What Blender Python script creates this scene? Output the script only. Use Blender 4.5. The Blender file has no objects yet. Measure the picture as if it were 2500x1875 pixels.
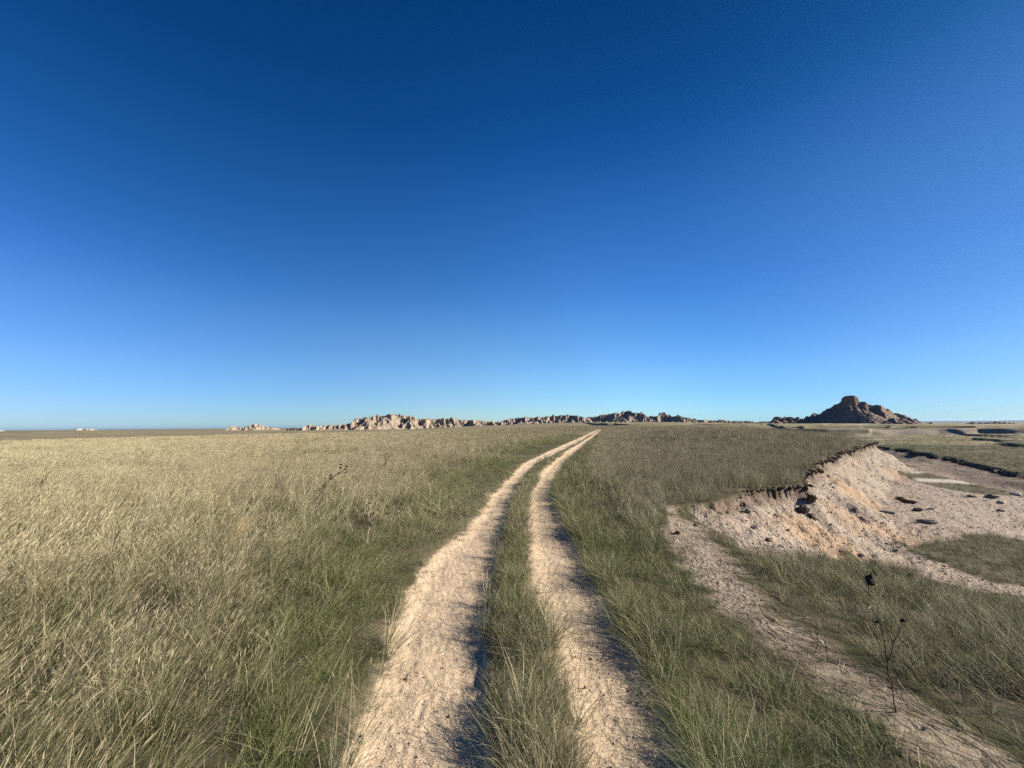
import bpy, math, random
import numpy as np
from mathutils import Vector, Matrix

random.seed(7)
RNG = np.random.default_rng(7)
R = math.radians
sc = bpy.context.scene
col = sc.collection

# ------------------------------------------------------------------ camera
EYE = 1.70
F_PX = 939.0                       # focal length in pixels of a 2500 px wide picture
PITCH, ROLL = R(6.23), R(0.48)
cF = np.array([0, math.cos(PITCH), math.sin(PITCH)])
_r = np.array([1.0, 0, 0]); _u = np.array([0, -math.sin(PITCH), math.cos(PITCH)])
cR = _r * math.cos(ROLL) - _u * math.sin(ROLL)
cU = _u * math.cos(ROLL) + _r * math.sin(ROLL)
cam_d = bpy.data.cameras.new('camera')
cam_d.sensor_width = 36; cam_d.lens = 36 * F_PX / 2500
cam_d.clip_start = 0.05; cam_d.clip_end = 60000
cam = bpy.data.objects.new('camera', cam_d); col.objects.link(cam)
cam.matrix_world = Matrix(((cR[0], cU[0], -cF[0], 0), (cR[1], cU[1], -cF[1], 0), (cR[2], cU[2], -cF[2], EYE), (0, 0, 0, 1)))
sc.camera = cam

def ray(px, py):
    d = cF * F_PX + cR * (px - 1250) - cU * (py - 937.5)
    return d / np.linalg.norm(d)

# ------------------------------------------------------------------ noise
def _hash(ix, iy, seed):
    h = (ix.astype(np.int64) * 374761393 + iy.astype(np.int64) * 668265263 + seed * 974634777) & 0xFFFFFFFF
    h = ((h ^ (h >> 13)) * 1274126177) & 0xFFFFFFFF
    h = ((h ^ (h >> 16)) * 2246822519) & 0xFFFFFFFF
    return ((h ^ (h >> 15)) & 0xFFFFFF) / float(0xFFFFFF)
def vn(x, y, seed=0):
    x = np.asarray(x, float); y = np.asarray(y, float)
    ix = np.floor(x); iy = np.floor(y); fx = x - ix; fy = y - iy
    fx = fx * fx * fx * (fx * (fx * 6 - 15) + 10); fy = fy * fy * fy * (fy * (fy * 6 - 15) + 10)
    a = _hash(ix, iy, seed); b = _hash(ix + 1, iy, seed); c = _hash(ix, iy + 1, seed); d = _hash(ix + 1, iy + 1, seed)
    return ((a + (b - a) * fx) * (1 - fy) + (c + (d - c) * fx) * fy) * 2 - 1
def fbm(x, y, o=4, seed=0, gain=0.5):
    s = 0.0; a = 1.0; n = 0.0; x = np.asarray(x, float); y = np.asarray(y, float)
    for i in range(o):
        s = s + a * vn(x, y, seed + i * 17); n += a; a *= gain
        x, y = (x * 1.63 + y * 1.17 + 5.3), (-x * 1.17 + y * 1.63 + 1.7)
    return s / n
def ridged(x, y, o=3, seed=0):
    s = 0.0; a = 1.0; n = 0.0
    for i in range(o):
        s = s + a * (1 - np.abs(vn(x, y, seed + i * 13))); n += a; a *= 0.5
        x, y = (x * 1.63 + y * 1.17 + 5.3), (-x * 1.17 + y * 1.63 + 1.7)
    return s / n
def ss(a, b, x):
    t = np.clip((x - a) / (b - a), 0, 1); return t * t * (3 - 2 * t)
def lerp(a, b, t): return a + (b - a) * t

def polydist(x, y, P, far=1e9):
    """distance to a polyline, signed side (+ = right of its direction) and arc parameter (vertex index)"""
    best = np.full(x.shape, far); side = np.zeros(x.shape); par = np.zeros(x.shape)
    for i in range(len(P) - 1):
        ax, ay = P[i]; bx, by = P[i + 1]; dx, dy = bx - ax, by - ay; L2 = dx * dx + dy * dy
        t = np.clip(((x - ax) * dx + (y - ay) * dy) / L2, 0, 1)
        qx, qy = x - ax - t * dx, y - ay - t * dy
        d = np.hypot(qx, qy); m = d < best - 1e-9
        cr = (x - ax) * dy - (y - ay) * dx
        # at a shared corner use the averaged side test
        best = np.where(m, d, best); par = np.where(m, i + t, par)
        side = np.where(m, np.sign(cr), side)
    # robust side at corners
    for i in range(1, len(P) - 1):
        (ax, ay), (bx, by), (cx, cy) = P[i - 1], P[i], P[i + 1]
        m = np.abs(par - i) < 1e-6
        if not m.any(): continue
        n1 = np.array([by - ay, -(bx - ax)]); n1 = n1 / np.hypot(*n1)
        n2 = np.array([cy - by, -(cx - bx)]); n2 = n2 / np.hypot(*n2); n = n1 + n2
        side = np.where(m, np.sign((x - bx) * n[0] + (y - by) * n[1]), side)
    return best, side, par
def inpoly(x, y, P):
    ins = np.zeros(x.shape, bool); n = len(P)
    for i in range(n):
        x1, y1 = P[i]; x2, y2 = P[(i + 1) % n]
        if y1 == y2: continue
        c = ((y1 > y) != (y2 > y)) & (x < (x2 - x1) * (y - y1) / (y2 - y1) + x1)
        ins ^= c
    return ins
def sdpoly(x, y, P):
    """signed distance to a polygon, + inside"""
    d, _, _ = polydist(x, y, list(P) + [P[0]])
    return np.where(inpoly(x, y, P), d, -d)

# ------------------------------------------------------------------ terrain
EDGE = [(7.5, -9), (5.2, -2), (3.9, 0.9), (3.05, 2.3), (2.35, 3.3), (2.12, 4.2), (2.3, 5.6), (2.75, 7.2), (3.2, 8.05), (4.3, 8.6),
        (6.05, 9.9), (7.7, 10.9), (9.6, 13.0), (12.4, 16.2), (17.0, 20.6), (22.4, 24.9), (25.0, 27.3), (26.0, 30.5),
        (28.5, 40), (37, 62), (52, 95), (70, 150), (80, 240)]
K_EDGE = [0, 0, 0, 0, .0, .0, .0, .10, .30, .72, 1, 1, 1, 1, 1, 1, 1, .9, .6, .5, .4, .3, .3]
EDGE2 = [(60, 75), (47, 53), (43.0, 45.5), (39.4, 38.8), (36.2, 33.6), (33.3, 29.6), (30.5, 26.0), (28.3, 23.0), (27.5, 20.5)]

def edge_s(x, y):
    d, sd, par = polydist(x, y, EDGE)
    k = np.interp(par, np.arange(len(K_EDGE)), K_EDGE)
    s = d * sd
    w = 0.20 * vn(x * 0.9, y * 0.9, 31) + 0.10 * vn(x * 2.7, y * 2.7, 32) + 0.05 * vn(x * 7, y * 7, 33)
    s = s + k * w * 1.35
    return s, k, par
FAR_AZ = [-180, -60, -15, -10, -4, 4, 9, 20, 27, 33, 41, 48, 60, 180]
FAR_Z = [-3.2, -3.4, -3.2, 0.4, 3.0, 6.5, 8.6, 7.6, 4.5, 1.6, 1.1, -1.0, -1.2, -3.0]
FAR_R = [800, 800, 800, 800, 800, 850, 900, 850, 800, 600, 420, 420, 420, 800]
CR_AZ = [-180, -60, -53, -36, -15, 3, 20, 30, 60, 180]
CR_R = [90, 90, 93, 121, 132, 195, 230, 140, 120, 90]

def zf(x, y):
    x = np.asarray(x, float); y = np.asarray(y, float)
    r = np.hypot(x, y); az = np.degrees(np.arctan2(x, y))
    P = 0.045 * fbm(x / 4.5, y / 4.5, 3, 3) * ss(1, 6, r)
    # rise right of the track
    trk_x = np.interp(y, [0, 10, 20, 40, 80, 130, 200], [0.9, 1.4, 3.0, 8.2, 19.5, 30.0, 44])
    off = x - trk_x
    P = P + 1.42 * np.exp(-(((x - 21) / 12.5) ** 2 + ((y - 44) / 17) ** 2)) * ss(0.5, 9, off) * (1 - .2 * ss(15, 40, r))
    P = P - 0.010 * np.clip(-x - 12, 0, 60) * ss(10, 60, r) * 0.5
    # beyond the crest the field drops to the plain
    rc = np.interp(az, CR_AZ, CR_R)
    cw = fbm(x / 40, y / 40, 2, 71) * 14
    drop = ss(0, 1, (r + cw - rc) / (0.9 * rc))
    plain = -5.0 + 0.35 * fbm(x / 60, y / 60, 3, 5)
    P = lerp(P, plain, drop)
    # basin to the right of the edge
    s, k, par = edge_s(x, y)
    B = -1.95 + 0.05 * fbm(x / 3, y / 3, 3, 9)
    B = B - 0.18 * ss(6, 12, x) * ss(12, 3, y)
    d2, sd2, _ = polydist(x, y, EDGE2)
    s2 = -d2 * sd2 + 0.45 * vn(x * .55, y * .55, 41) + 0.2 * vn(x * 1.7, y * 1.7, 42)
    up2 = (ss(-0.1, .25, s2) * .33 + ss(-2.6, 0, s2) * .67)
    B = B + 0.85 * up2 * ss(21, 28, r)
    B = B + 0.15 * fbm(x / 30, y / 30, 3, 13) * ss(30, 60, r)
    led = fbm(x / 26, y / 26, 3, 91); B = B + .38 * ss(.02, .05, led) * ss(48, 62, r) * ss(14, 24, x)
    # low scalloped badland step and hummocks across the flat
    xe = x * .743 - y * .669; ye = x * .669 + y * .743      # ye runs towards azimuth 42 degrees
    step = ye - (128 + 15 * fbm(xe / 40, ye / 60, 2, 51) + 7 * (1 - np.abs(vn(xe / 8.0, ye / 40, 52))))
    step2 = ye - (176 + 22 * fbm(xe / 60, ye / 80, 2, 53) + 5 * np.abs(vn(xe / 10.0, ye / 40, 54)))
    B = B + (1.15 * ss(-3.2 - 2 * vn(xe / 12, ye / 30, 57), 0.5, step) - .5 * ss(3, 12, step) + .8 * ss(-1.6, .3, step2)) * ss(30, 60, x)
    wg = ss(0, 9.5, s)
    wst = .11 * ss(0, .12, s) + .63 * np.clip((s - .05) / 1.95, 0, 1) + .26 * ss(1.6, 7.5, s)
    # rills down the steep face
    rill = ridged(par * 6.0, s * .25, 2, 61) - .6
    wst = wst + .035 * rill * ss(.1, .6, s) * ss(3.6, 1.4, s)
    Z = lerp(P, B, lerp(wg, wst, k) * (s > -0.0))
    # far country
    fz = np.interp(az, FAR_AZ, FAR_Z); fr = np.interp(az, FAR_AZ, FAR_R)
    t = np.clip((r - 150) / (fr - 150), 0, 1)
    inner = np.where((az > -60) & (az < 62), t, ss(150, 500, r))
    Z = lerp(Z, fz, inner)
    terr = ss(-.12, .0, fbm(x / 90, y / 55, 3, 81)) + ss(.18, .26, fbm(x / 70, y / 45, 3, 82))
    Z = Z + 0.75 * terr * ss(170, 260, r) * ss(900, 400, r) * ss(2, 12, az)
    Z = Z + 5.0 * np.exp(-(((az + 50) / 7) ** 2)) * ss(400, 700, r) * ss(1100, 800, r)*.9
    Z = Z - 1.2 * ss(1500, 3000, r)
    return Z

def hit(px, py, tmax=3000):
    d = ray(px, py)
    t = 0.8 * 1.0025 ** np.arange(3300); t = t[t < tmax]
    X, Y, Zr = d[0] * t, d[1] * t, EYE + d[2] * t
    m = Zr < zf(X, Y)
    i = int(np.argmax(m)) if m.any() else len(t) - 1
    return float(X[i]), float(Y[i])
def hits(L): return [hit(*p) for p in L]

# wheel tracks: left edge, right edge of each, from near to far
LT_L = [(790, 1990), (821, 1875), (885, 1738), (927, 1633), (952, 1527), (1002, 1441), (1036, 1375), (1086, 1332), (1138, 1296), (1172, 1248), (1203, 1205), (1250, 1158), (1275, 1132), (1333, 1105), (1391, 1079), (1443, 1056)]
LT_R = [(1186, 1990), (1192, 1875), (1195, 1738), (1196, 1633), (1197, 1527), (1207, 1422), (1212, 1375), (1221, 1337), (1229, 1295), (1239, 1264), (1255, 1211), (1284, 1158), (1309, 1132), (1360, 1105), (1414, 1079), (1452, 1056)]
RT_L = [(1465, 1990), (1432, 1875), (1396, 1738), (1366, 1633), (1333, 1527), (1302, 1422), (1292, 1337), (1288, 1264), (1291, 1211), (1320, 1158), (1343, 1132), (1378, 1105), (1421, 1079), (1455, 1056)]
RT_R = [(1735, 1990), (1688, 1875), (1632, 1738), (1575, 1633), (1520, 1527), (1460, 1422), (1412, 1337), (1374, 1264), (1360, 1211), (1364, 1158), (1377, 1132), (1403, 1105), (1436, 1079), (1462, 1056)]
def track_edge(L):
    H = hits(L); H = [(H[0][0] - (H[1][0] - H[0][0]) * 3, -1.2)] + H
    a, b = H[-2], H[-1]; dx, dy = b[0] - a[0], b[1] - a[1]; n = math.hypot(dx, dy)
    return H + [(b[0] + dx / n * 60, b[1] + dy / n * 60)]
LTL, LTR, RTL, RTR = map(track_edge, (LT_L, LT_R, RT_L, RT_R))
LT_POLY = LTL + LTR[::-1]; RT_POLY = RTL + RTR[::-1]
STRIP_POLY = LTR + RTL[::-1]

BANK_POLY = hits([(1628, 1246), (1718, 1222), (1831, 1193), (1921, 1176), (1964, 1126), (2040, 1108), (2096, 1092), (2120, 1090)])
_a = hits([(2204, 1160), (2260, 1182), (2328, 1198), (2500, 1214), (2800, 1232), (2800, 1352), (2500, 1318), (2430, 1306), (2380, 1309), (2330, 1322), (2290, 1326), (2225, 1340), (2270, 1368), (2310, 1378), (2366, 1415), (2500, 1437), (2650, 1470),
           (2650, 1495), (2473, 1449), (2366, 1440), (2220, 1397), (2100, 1376), (2001, 1364), (1894, 1362), (1808, 1349), (1768, 1310), (1725, 1285), (1680, 1256)])
BANK_POLY = BANK_POLY + [(26.5, 27.0), (29.5, 27.0)] + _a
STRAW_POLY = hits([(1640, 1244), (1614, 1290), (1627, 1351), (1675, 1415), (1743, 1468), (1816, 1530), (1905, 1610), (2040, 1712), (2178, 1802), (2270, 1875), (2500, 2000),
                   (2640, 1990), (2500, 1856), (2400, 1802), (2268, 1725), (2178, 1675), (2088, 1621), (1952, 1531), (1884, 1490), (1856, 1440), (1822, 1372), (1775, 1330), (1730, 1290)])
PALE2 = hits([(2215, 1150), (2262, 1136), (2300, 1143), (2290, 1152), (2250, 1156)])
PALE3 = hits([(2232, 1168), (2330, 1172), (2420, 1180), (2520, 1192), (2520, 1196), (2400, 1186), (2290, 1178), (2240, 1176)])

def fields(x, y):
    """all ground masks at x, y"""
    f = {}
    near = (np.hypot(x, y) < 240)
    def on(fn, default):
        out = np.full(x.shape, default, float)
        if near.any(): out[near] = fn(x[near], y[near])
        return out
    f['lt'] = on(lambda a, b: sdpoly(a, b, LT_POLY), -99.)
    f['rt'] = on(lambda a, b: sdpoly(a, b, RT_POLY), -99.)
    f['st'] = on(lambda a, b: sdpoly(a, b, STRIP_POLY), -99.)
    def dl(a, b):
        d, s, p = polydist(a, b, LTL); return -d * s
    def dr(a, b):
        d, s, p = polydist(a, b, RTR); return d * s
    f['dl'] = on(dl, 99.); f['dl'] = np.where(near, f['dl'], np.where(x < 30, 99, -99))
    f['dr'] = on(dr, 99.); f['dr'] = np.where(near, f['dr'], np.where(x < 30, -99, 99))
    f['bank'] = on(lambda a, b: sdpoly(a, b, BANK_POLY), -99.)
    f['straw'] = on(lambda a, b: sdpoly(a, b, STRAW_POLY), -99.)
    f['p2'] = on(lambda a, b: np.maximum(sdpoly(a, b, PALE2), sdpoly(a, b, PALE3)), -99.)
    s, k, par = edge_s(x, y); f['s'] = s; f['k'] = k; f['par'] = par
    d2, sd2, _ = polydist(x, y, EDGE2)
    f['s2'] = -d2 * sd2 + 0.45 * vn(x * .55, y * .55, 41) + 0.2 * vn(x * 1.7, y * 1.7, 42)
    f['r'] = np.hypot(x, y)
    wob = 0.025 * vn(x * 9, y * 9, 201) + 0.04 * vn(x * 3.1, y * 3.1, 202) + .02 * vn(x * 25, y * 25, 207)
    f['track'] = np.maximum(f['lt'], f['rt']) + wob
    b = f['bank'] + .12 * vn(x * 4, y * 4, 203) + .22 * vn(x * 1.1, y * 1.1, 204)
    b = np.where(f['s'] > 0.03, b, np.minimum(b, -0.5))
    steep = (f['s'] > 0.02) & (f['s'] < 1.3) & (f['k'] > .75) & (f['par'] > 9.6) & (f['par'] < 19)
    f['bare'] = np.where(steep, np.maximum(b, .25), b)
    f['strw'] = f['straw'] + .10 * vn(x * 5, y * 5, 205) + .12 * vn(x * 1.6, y * 1.6, 206)
    f['scarp2'] = ((f['s2'] > -2.9) & (f['s2'] < 0.15) & (f['r'] > 26) & (x > 25) & (f['r'] < 75) & (f['s'] > .5)).astype(float)
    return f

def ztot(x, y, f):
    z = zf(x, y)
    dt = np.maximum(f['lt'], f['rt'])
    z = z - (0.050 * ss(-0.10, 0.22, dt + .04 * vn(x * 7, y * 7, 209)) + .015 * ss(-.02, .04, -f['dr']) * ss(.35, 0, -f['dr'])) + 0.025 * ss(0.0, .12, f['st'])
    z = z - 0.018 * ss(-.02, .05, -f['st']) * ss(.32, .05, -f['st']) * (f['lt'] > 0)
    z = z + 0.004 * vn(x * 31, y * 31, 210) * (f['track'] > 0) * ss(25, 6, f['r']) + 0.012 * fbm(x * 3.2, y * 3.2, 3, 211) * (f['r'] < 40)
    bm = np.clip(f['bare'] / .2, 0, 1)
    z = z + bm * ss(60, 15, f['r']) * (0.022 * vn(x * 9, y * 9, 212) + 0.012 * vn(x * 21, y * 21, 213) + .035 * fbm(x * 1.6, y * 1.6, 3, 214))
    return z

# ------------------------------------------------------------------ helpers
def tag(o, label=None, cat=None, group=None, kind=None):
    if label: o['label'] = label
    if cat: o['category'] = cat
    if group: o['group'] = group
    if kind: o['kind'] = kind
    return o
def mesh_obj(name, verts, faces, mat, parent=None, smooth=True, attrs=None):
    me = bpy.data.meshes.new(name)
    verts = np.asarray(verts, np.float32)
    if isinstance(faces, np.ndarray):
        n = faces.shape[1]
        me.vertices.add(len(verts)); me.vertices.foreach_set('co', verts.ravel())
        me.loops.add(faces.size); me.loops.foreach_set('vertex_index', faces.astype(np.int32).ravel())
        me.polygons.add(len(faces)); me.polygons.foreach_set('loop_start', np.arange(0, faces.size, n, dtype=np.int32))
        me.update(calc_edges=True)
    else:
        me.from_pydata([tuple(map(float, v)) for v in verts], [], faces)
    me.polygons.foreach_set('use_smooth', np.full(len(me.polygons), smooth))
    if attrs:
        for k, v in attrs.items():
            at = me.attributes.new(k, 'FLOAT', 'POINT'); at.data.foreach_set('value', np.asarray(v, np.float32))
    me.materials.append(mat); me.update()
    o = bpy.data.objects.new(name, me); col.objects.link(o)
    if parent: o.parent = parent
    return o
def empty(name, loc):
    o = bpy.data.objects.new(name, None); col.objects.link(o); o.location = loc; o.empty_display_size = .1
    return o

# ------------------------------------------------------------------ materials
class NT:
    def __init__(s, name):
        s.m = bpy.data.materials.new(name); s.m.use_nodes = True; s.t = s.m.node_tree
        s.t.nodes.clear(); s.out = s.n('ShaderNodeOutputMaterial')
    def n(s, typ, **kw):
        nd = s.t.nodes.new(typ)
        for k, v in kw.items(): setattr(nd, k, v)
        return nd
    def l(s, a, b): s.t.links.new(a, b)
    def set(s, sock, v):
        if hasattr(v, 'is_output'): s.l(v, sock)
        else: sock.default_value = v
    def attr(s, name, typ='GEOMETRY', out='Fac'):
        return s.n('ShaderNodeAttribute', attribute_name=name, attribute_type=typ).outputs[out]
    def math(s, op, a, b=0.0, c=None, clamp=False):
        nd = s.n('ShaderNodeMath', operation=op, use_clamp=clamp); s.set(nd.inputs[0], a); s.set(nd.inputs[1], b)
        if c is not None: s.set(nd.inputs[2], c)
        return nd.outputs[0]
    def mix(s, f, a, b, mode='MIX'):
        nd = s.n('ShaderNodeMix', data_type='RGBA', blend_type=mode, clamp_factor=True)
        s.set(nd.inputs[0], f)
        for i, v in ((6, a), (7, b)):
            if isinstance(v, tuple) and len(v) == 3: v = (*v, 1)
            s.set(nd.inputs[i], v)
        return nd.outputs[2]
    def ramp(s, f, a, b):
        nd = s.n('ShaderNodeMapRange', interpolation_type='SMOOTHSTEP'); s.set(nd.inputs[0], f)
        nd.inputs[1].default_value = a; nd.inputs[2].default_value = b; return nd.outputs[0]
    def coord(s, scale=(1, 1, 1)):
        tc = s.n('ShaderNodeTexCoord'); mp = s.n('ShaderNodeMapping'); mp.inputs['Scale'].default_value = scale
        s.l(tc.outputs['Object'], mp.inputs[0]); return mp.outputs[0]
    def noise(s, scale, detail=3, rough=.5, vec=None, dist=0.0):
        nd = s.n('ShaderNodeTexNoise'); nd.inputs['Scale'].default_value = scale; nd.inputs['Detail'].default_value = detail
        nd.inputs['Roughness'].default_value = rough; nd.inputs['Distortion'].default_value = dist
        s.l(vec if vec is not None else s.coord(), nd.inputs['Vector']); return nd.outputs['Fac']
    def voro(s, scale, feature='F1', vec=None, rand=1.0):
        nd = s.n('ShaderNodeTexVoronoi', feature=feature); nd.inputs['Scale'].default_value = scale; nd.inputs['Randomness'].default_value = rand
        s.l(vec if vec is not None else s.coord(), nd.inputs['Vector']); return nd.outputs['Distance']
    def bump(s, h, strength=1.0, dist=.01, normal=None):
        nd = s.n('ShaderNodeBump'); nd.inputs['Strength'].default_value = strength; nd.inputs['Distance'].default_value = dist
        s.l(h, nd.inputs['Height'])
        if normal is not None: s.l(normal, nd.inputs['Normal'])
        return nd.outputs[0]
    def principled(s, base, rough=.95, normal=None, spec=.15):
        b = s.n('ShaderNodeBsdfPrincipled'); s.set(b.inputs['Base Color'], (*base, 1) if isinstance(base, tuple) and len(base) == 3 else base)
        s.set(b.inputs['Roughness'], rough); b.inputs['Specular IOR Level'].default_value = spec
        if normal is not None: s.l(normal, b.inputs['Normal'])
        s.l(b.outputs[0], s.out.inputs[0]); return s.m

def ground_material():
    M = NT('prairie_ground')
    tr = M.attr('a_track'); bare = M.attr('a_bare'); orange = M.attr('a_orange'); hum = M.attr('a_humus'); straw = M.attr('a_straw'); gr = M.attr('a_green'); sand = M.attr('a_sand')
    n1 = M.noise(2.2, 4); n2 = M.noise(14, 5, .65); n3 = M.noise(60, 4, .7); n0 = M.noise(.5, 3)
    # dusty wheel track
    t1 = M.mix(n1, (0.52, 0.395, 0.255), (0.58, 0.46, 0.32)); t1 = M.mix(M.ramp(n2, .38, .72), M.mix(.5, t1, (0.46, 0.335, 0.215)), t1)
    t1 = M.mix(M.ramp(M.voro(34), .30, .52), t1, M.mix(.4, t1, (0.312, 0.226, 0.148)))
    # crumbly grey clay of the bank
    b1 = M.mix(n1, (0.252, 0.197, 0.148), (0.319, 0.257, 0.197)); b1 = M.mix(M.ramp(n2, .42, .66), b1, (0.370, 0.306, 0.244))
    b1 = M.mix(M.ramp(M.voro(16), .38, .62), b1, M.mix(.5, b1, (0.176, 0.129, 0.094)))
    oc = M.mix(n2, (0.274, 0.186, 0.122), (0.334, 0.239, 0.160)); b1 = M.mix(orange, b1, oc)
    hc = M.mix(n2, (.085, .058, .042), (.17, .12, .09)); b1 = M.mix(hum, b1, hc)
    # litter under the grass, dry and green ground cover far off
    g1 = M.mix(n2, (0.045, 0.038, 0.022), (0.105, 0.084, 0.053)); g1 = M.mix(M.ramp(n1, .4, .7), g1, (0.053, 0.053, 0.022))
    sc_ = M.coord((0.024, 0.080, 0.080)); f1 = M.noise(1.0, 6, .62, sc_); f2 = M.noise(3.1, 5, .6, sc_); f3 = M.noise(5.0, 4, .6)
    far = M.mix(M.ramp(f1, .36, .62), (.145, .125, .065), (.26, .21, .128)); far = M.mix(M.ramp(f2, .5, .75), far, (.30, .25, .165))
    far = M.mix(M.ramp(f3, .4, .65), M.mix(.35, far, (0.072, 0.068, 0.036)), far)
    far = M.mix(M.math('MULTIPLY', gr, .7), far, (.065, .078, .025))
    g = M.mix(M.attr('a_far'), g1, far)
    st = M.mix(n3, (0.156, 0.117, 0.078), (0.359, 0.289, 0.203)); g = M.mix(M.math('MULTIPLY', straw, M.ramp(n2, .25, .6)), g, st)
    sa = M.mix(n2, (0.310, 0.267, 0.217), (0.384, 0.341, 0.291)); g = M.mix(sand, g, sa)
    c = M.mix(bare, g, b1); c = M.mix(tr, c, t1)
    # relief
    hb = M.math('MULTIPLY_ADD', M.voro(22), -.9, M.math('MULTIPLY', n2, .8))
    hb = M.math('MULTIPLY_ADD', M.voro(60), -.3, hb)
    ht = M.math('MULTIPLY_ADD', n3, .5, M.math('MULTIPLY', n2, .5)); ht = M.math('MULTIPLY', M.math('MULTIPLY_ADD', M.voro(75), -.35, ht), .55)
    nb = M.n('ShaderNodeMix', data_type='FLOAT'); M.set(nb.inputs[0], bare); M.set(nb.inputs[2], ht); M.set(nb.inputs[3], M.math('MULTIPLY', hb, 2.0))
    nrm = M.bump(nb.outputs[0], 1.0, .014)
    return M.principled(c, .95, nrm, .1)

def grass_material():
    M = NT('grass_blades')
    tint = M.attr('tint', 'INSTANCER'); bri = M.attr('bri', 'INSTANCER'); wet = M.attr('lush', 'INSTANCER'); rnd = M.attr('rnd'); hf = M.attr('hf'); kind = M.attr('kind')
    g = M.mix(rnd, (.022, .037, .007), (.112, .142, .027)); g = M.mix(M.math('MULTIPLY', wet, .8), g, M.mix(rnd, (.045, .088, .013), (.135, .190, .032)))
    s = M.mix(rnd, (.112, .091, .048), (.455, .385, .238))
    k = M.math('ADD', M.math('MULTIPLY_ADD', rnd, 1.3, M.math('SUBTRACT', tint, .65)), M.math('MULTIPLY', hf, .22))
    k = M.math('ADD', k, M.math('MULTIPLY', kind, .7))
    c = M.mix(M.ramp(k, .25, .8), g, s)
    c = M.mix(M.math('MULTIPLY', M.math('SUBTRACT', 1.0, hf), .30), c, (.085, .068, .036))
    hs = M.n('ShaderNodeHueSaturation'); M.l(c, hs.inputs['Color']); M.l(bri, hs.inputs['Value']); hs.inputs['Saturation'].default_value = 1.0
    c = hs.outputs[0]
    d = M.n('ShaderNodeBsdfDiffuse'); M.l(c, d.inputs[0]); t = M.n('ShaderNodeBsdfTranslucent'); M.l(c, t.inputs[0])
    mx = M.n('ShaderNodeMixShader'); mx.inputs[0].default_value = .16; M.l(d.outputs[0], mx.inputs[1]); M.l(t.outputs[0], mx.inputs[2])
    gl = M.n('ShaderNodeBsdfGlossy'); gl.inputs['Roughness'].default_value = .45; gl.inputs[0].default_value = (.9, .9, .85, 1)
    m2 = M.n('ShaderNodeMixShader'); m2.inputs[0].default_value = .015; M.l(mx.outputs[0], m2.inputs[1]); M.l(gl.outputs[0], m2.inputs[2])
    M.l(m2.outputs[0], M.out.inputs[0]); return M.m

def rock_material(name, c1, c2, c3, band=.35, top=(.10, .10, .06), vegz=None, bumpd=.6, sc_=1.0):
    """layered sediment: horizontal strata in the real height of the rock, plants on flat ledges"""
    M = NT(name)
    geo = M.n('ShaderNodeNewGeometry'); sep = M.n('ShaderNodeSeparateXYZ'); M.l(geo.outputs['Position'], sep.inputs[0])
    z = sep.outputs[2]; n1 = M.noise(.02 * sc_, 4); n2 = M.noise(.25 * sc_, 5, .6)
    zz = M.math('MULTIPLY_ADD', n1, 5.0, z)
    cb = M.n('ShaderNodeCombineXYZ'); M.l(M.math('MULTIPLY', zz, band), cb.inputs[2])
    b = M.noise(1.0, 3, .6, cb.outputs[0])
    c = M.mix(M.ramp(b, .35, .62), c1, c2); c = M.mix(M.ramp(n2, .5, .72), c, c3)
    sn = M.n('ShaderNodeSeparateXYZ'); M.l(geo.outputs['True Normal'], sn.inputs[0])
    veg = M.math('MULTIPLY', M.ramp(sn.outputs[2], .78, .93), M.ramp(n2, .42, .56)); c = M.mix(M.math('MULTIPLY', veg, .85), c, top)
    if vegz:
        v = M.math('MULTIPLY', M.ramp(z, vegz[0], vegz[1]), M.ramp(M.noise(.11 * sc_, 4, .7), .44, .54)); c = M.mix(M.math('MULTIPLY', v, .9), c, top)
    hgt = M.math('MULTIPLY_ADD', b, 1.2, n2)
    return M.principled(c, .95, M.bump(hgt, .8, bumpd), .05)
def plain_material(name, c1, c2, scale=20, bd=.004, rough=.9, vor=False):
    M = NT(name); n = M.noise(scale, 5, .65)
    h = M.voro(scale * 1.5) if vor else n
    return M.principled(M.mix(M.ramp(n, .3, .7), c1, c2), rough, M.bump(h, .9, bd), .15)

MAT_G = ground_material(); MAT_B = grass_material()

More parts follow.
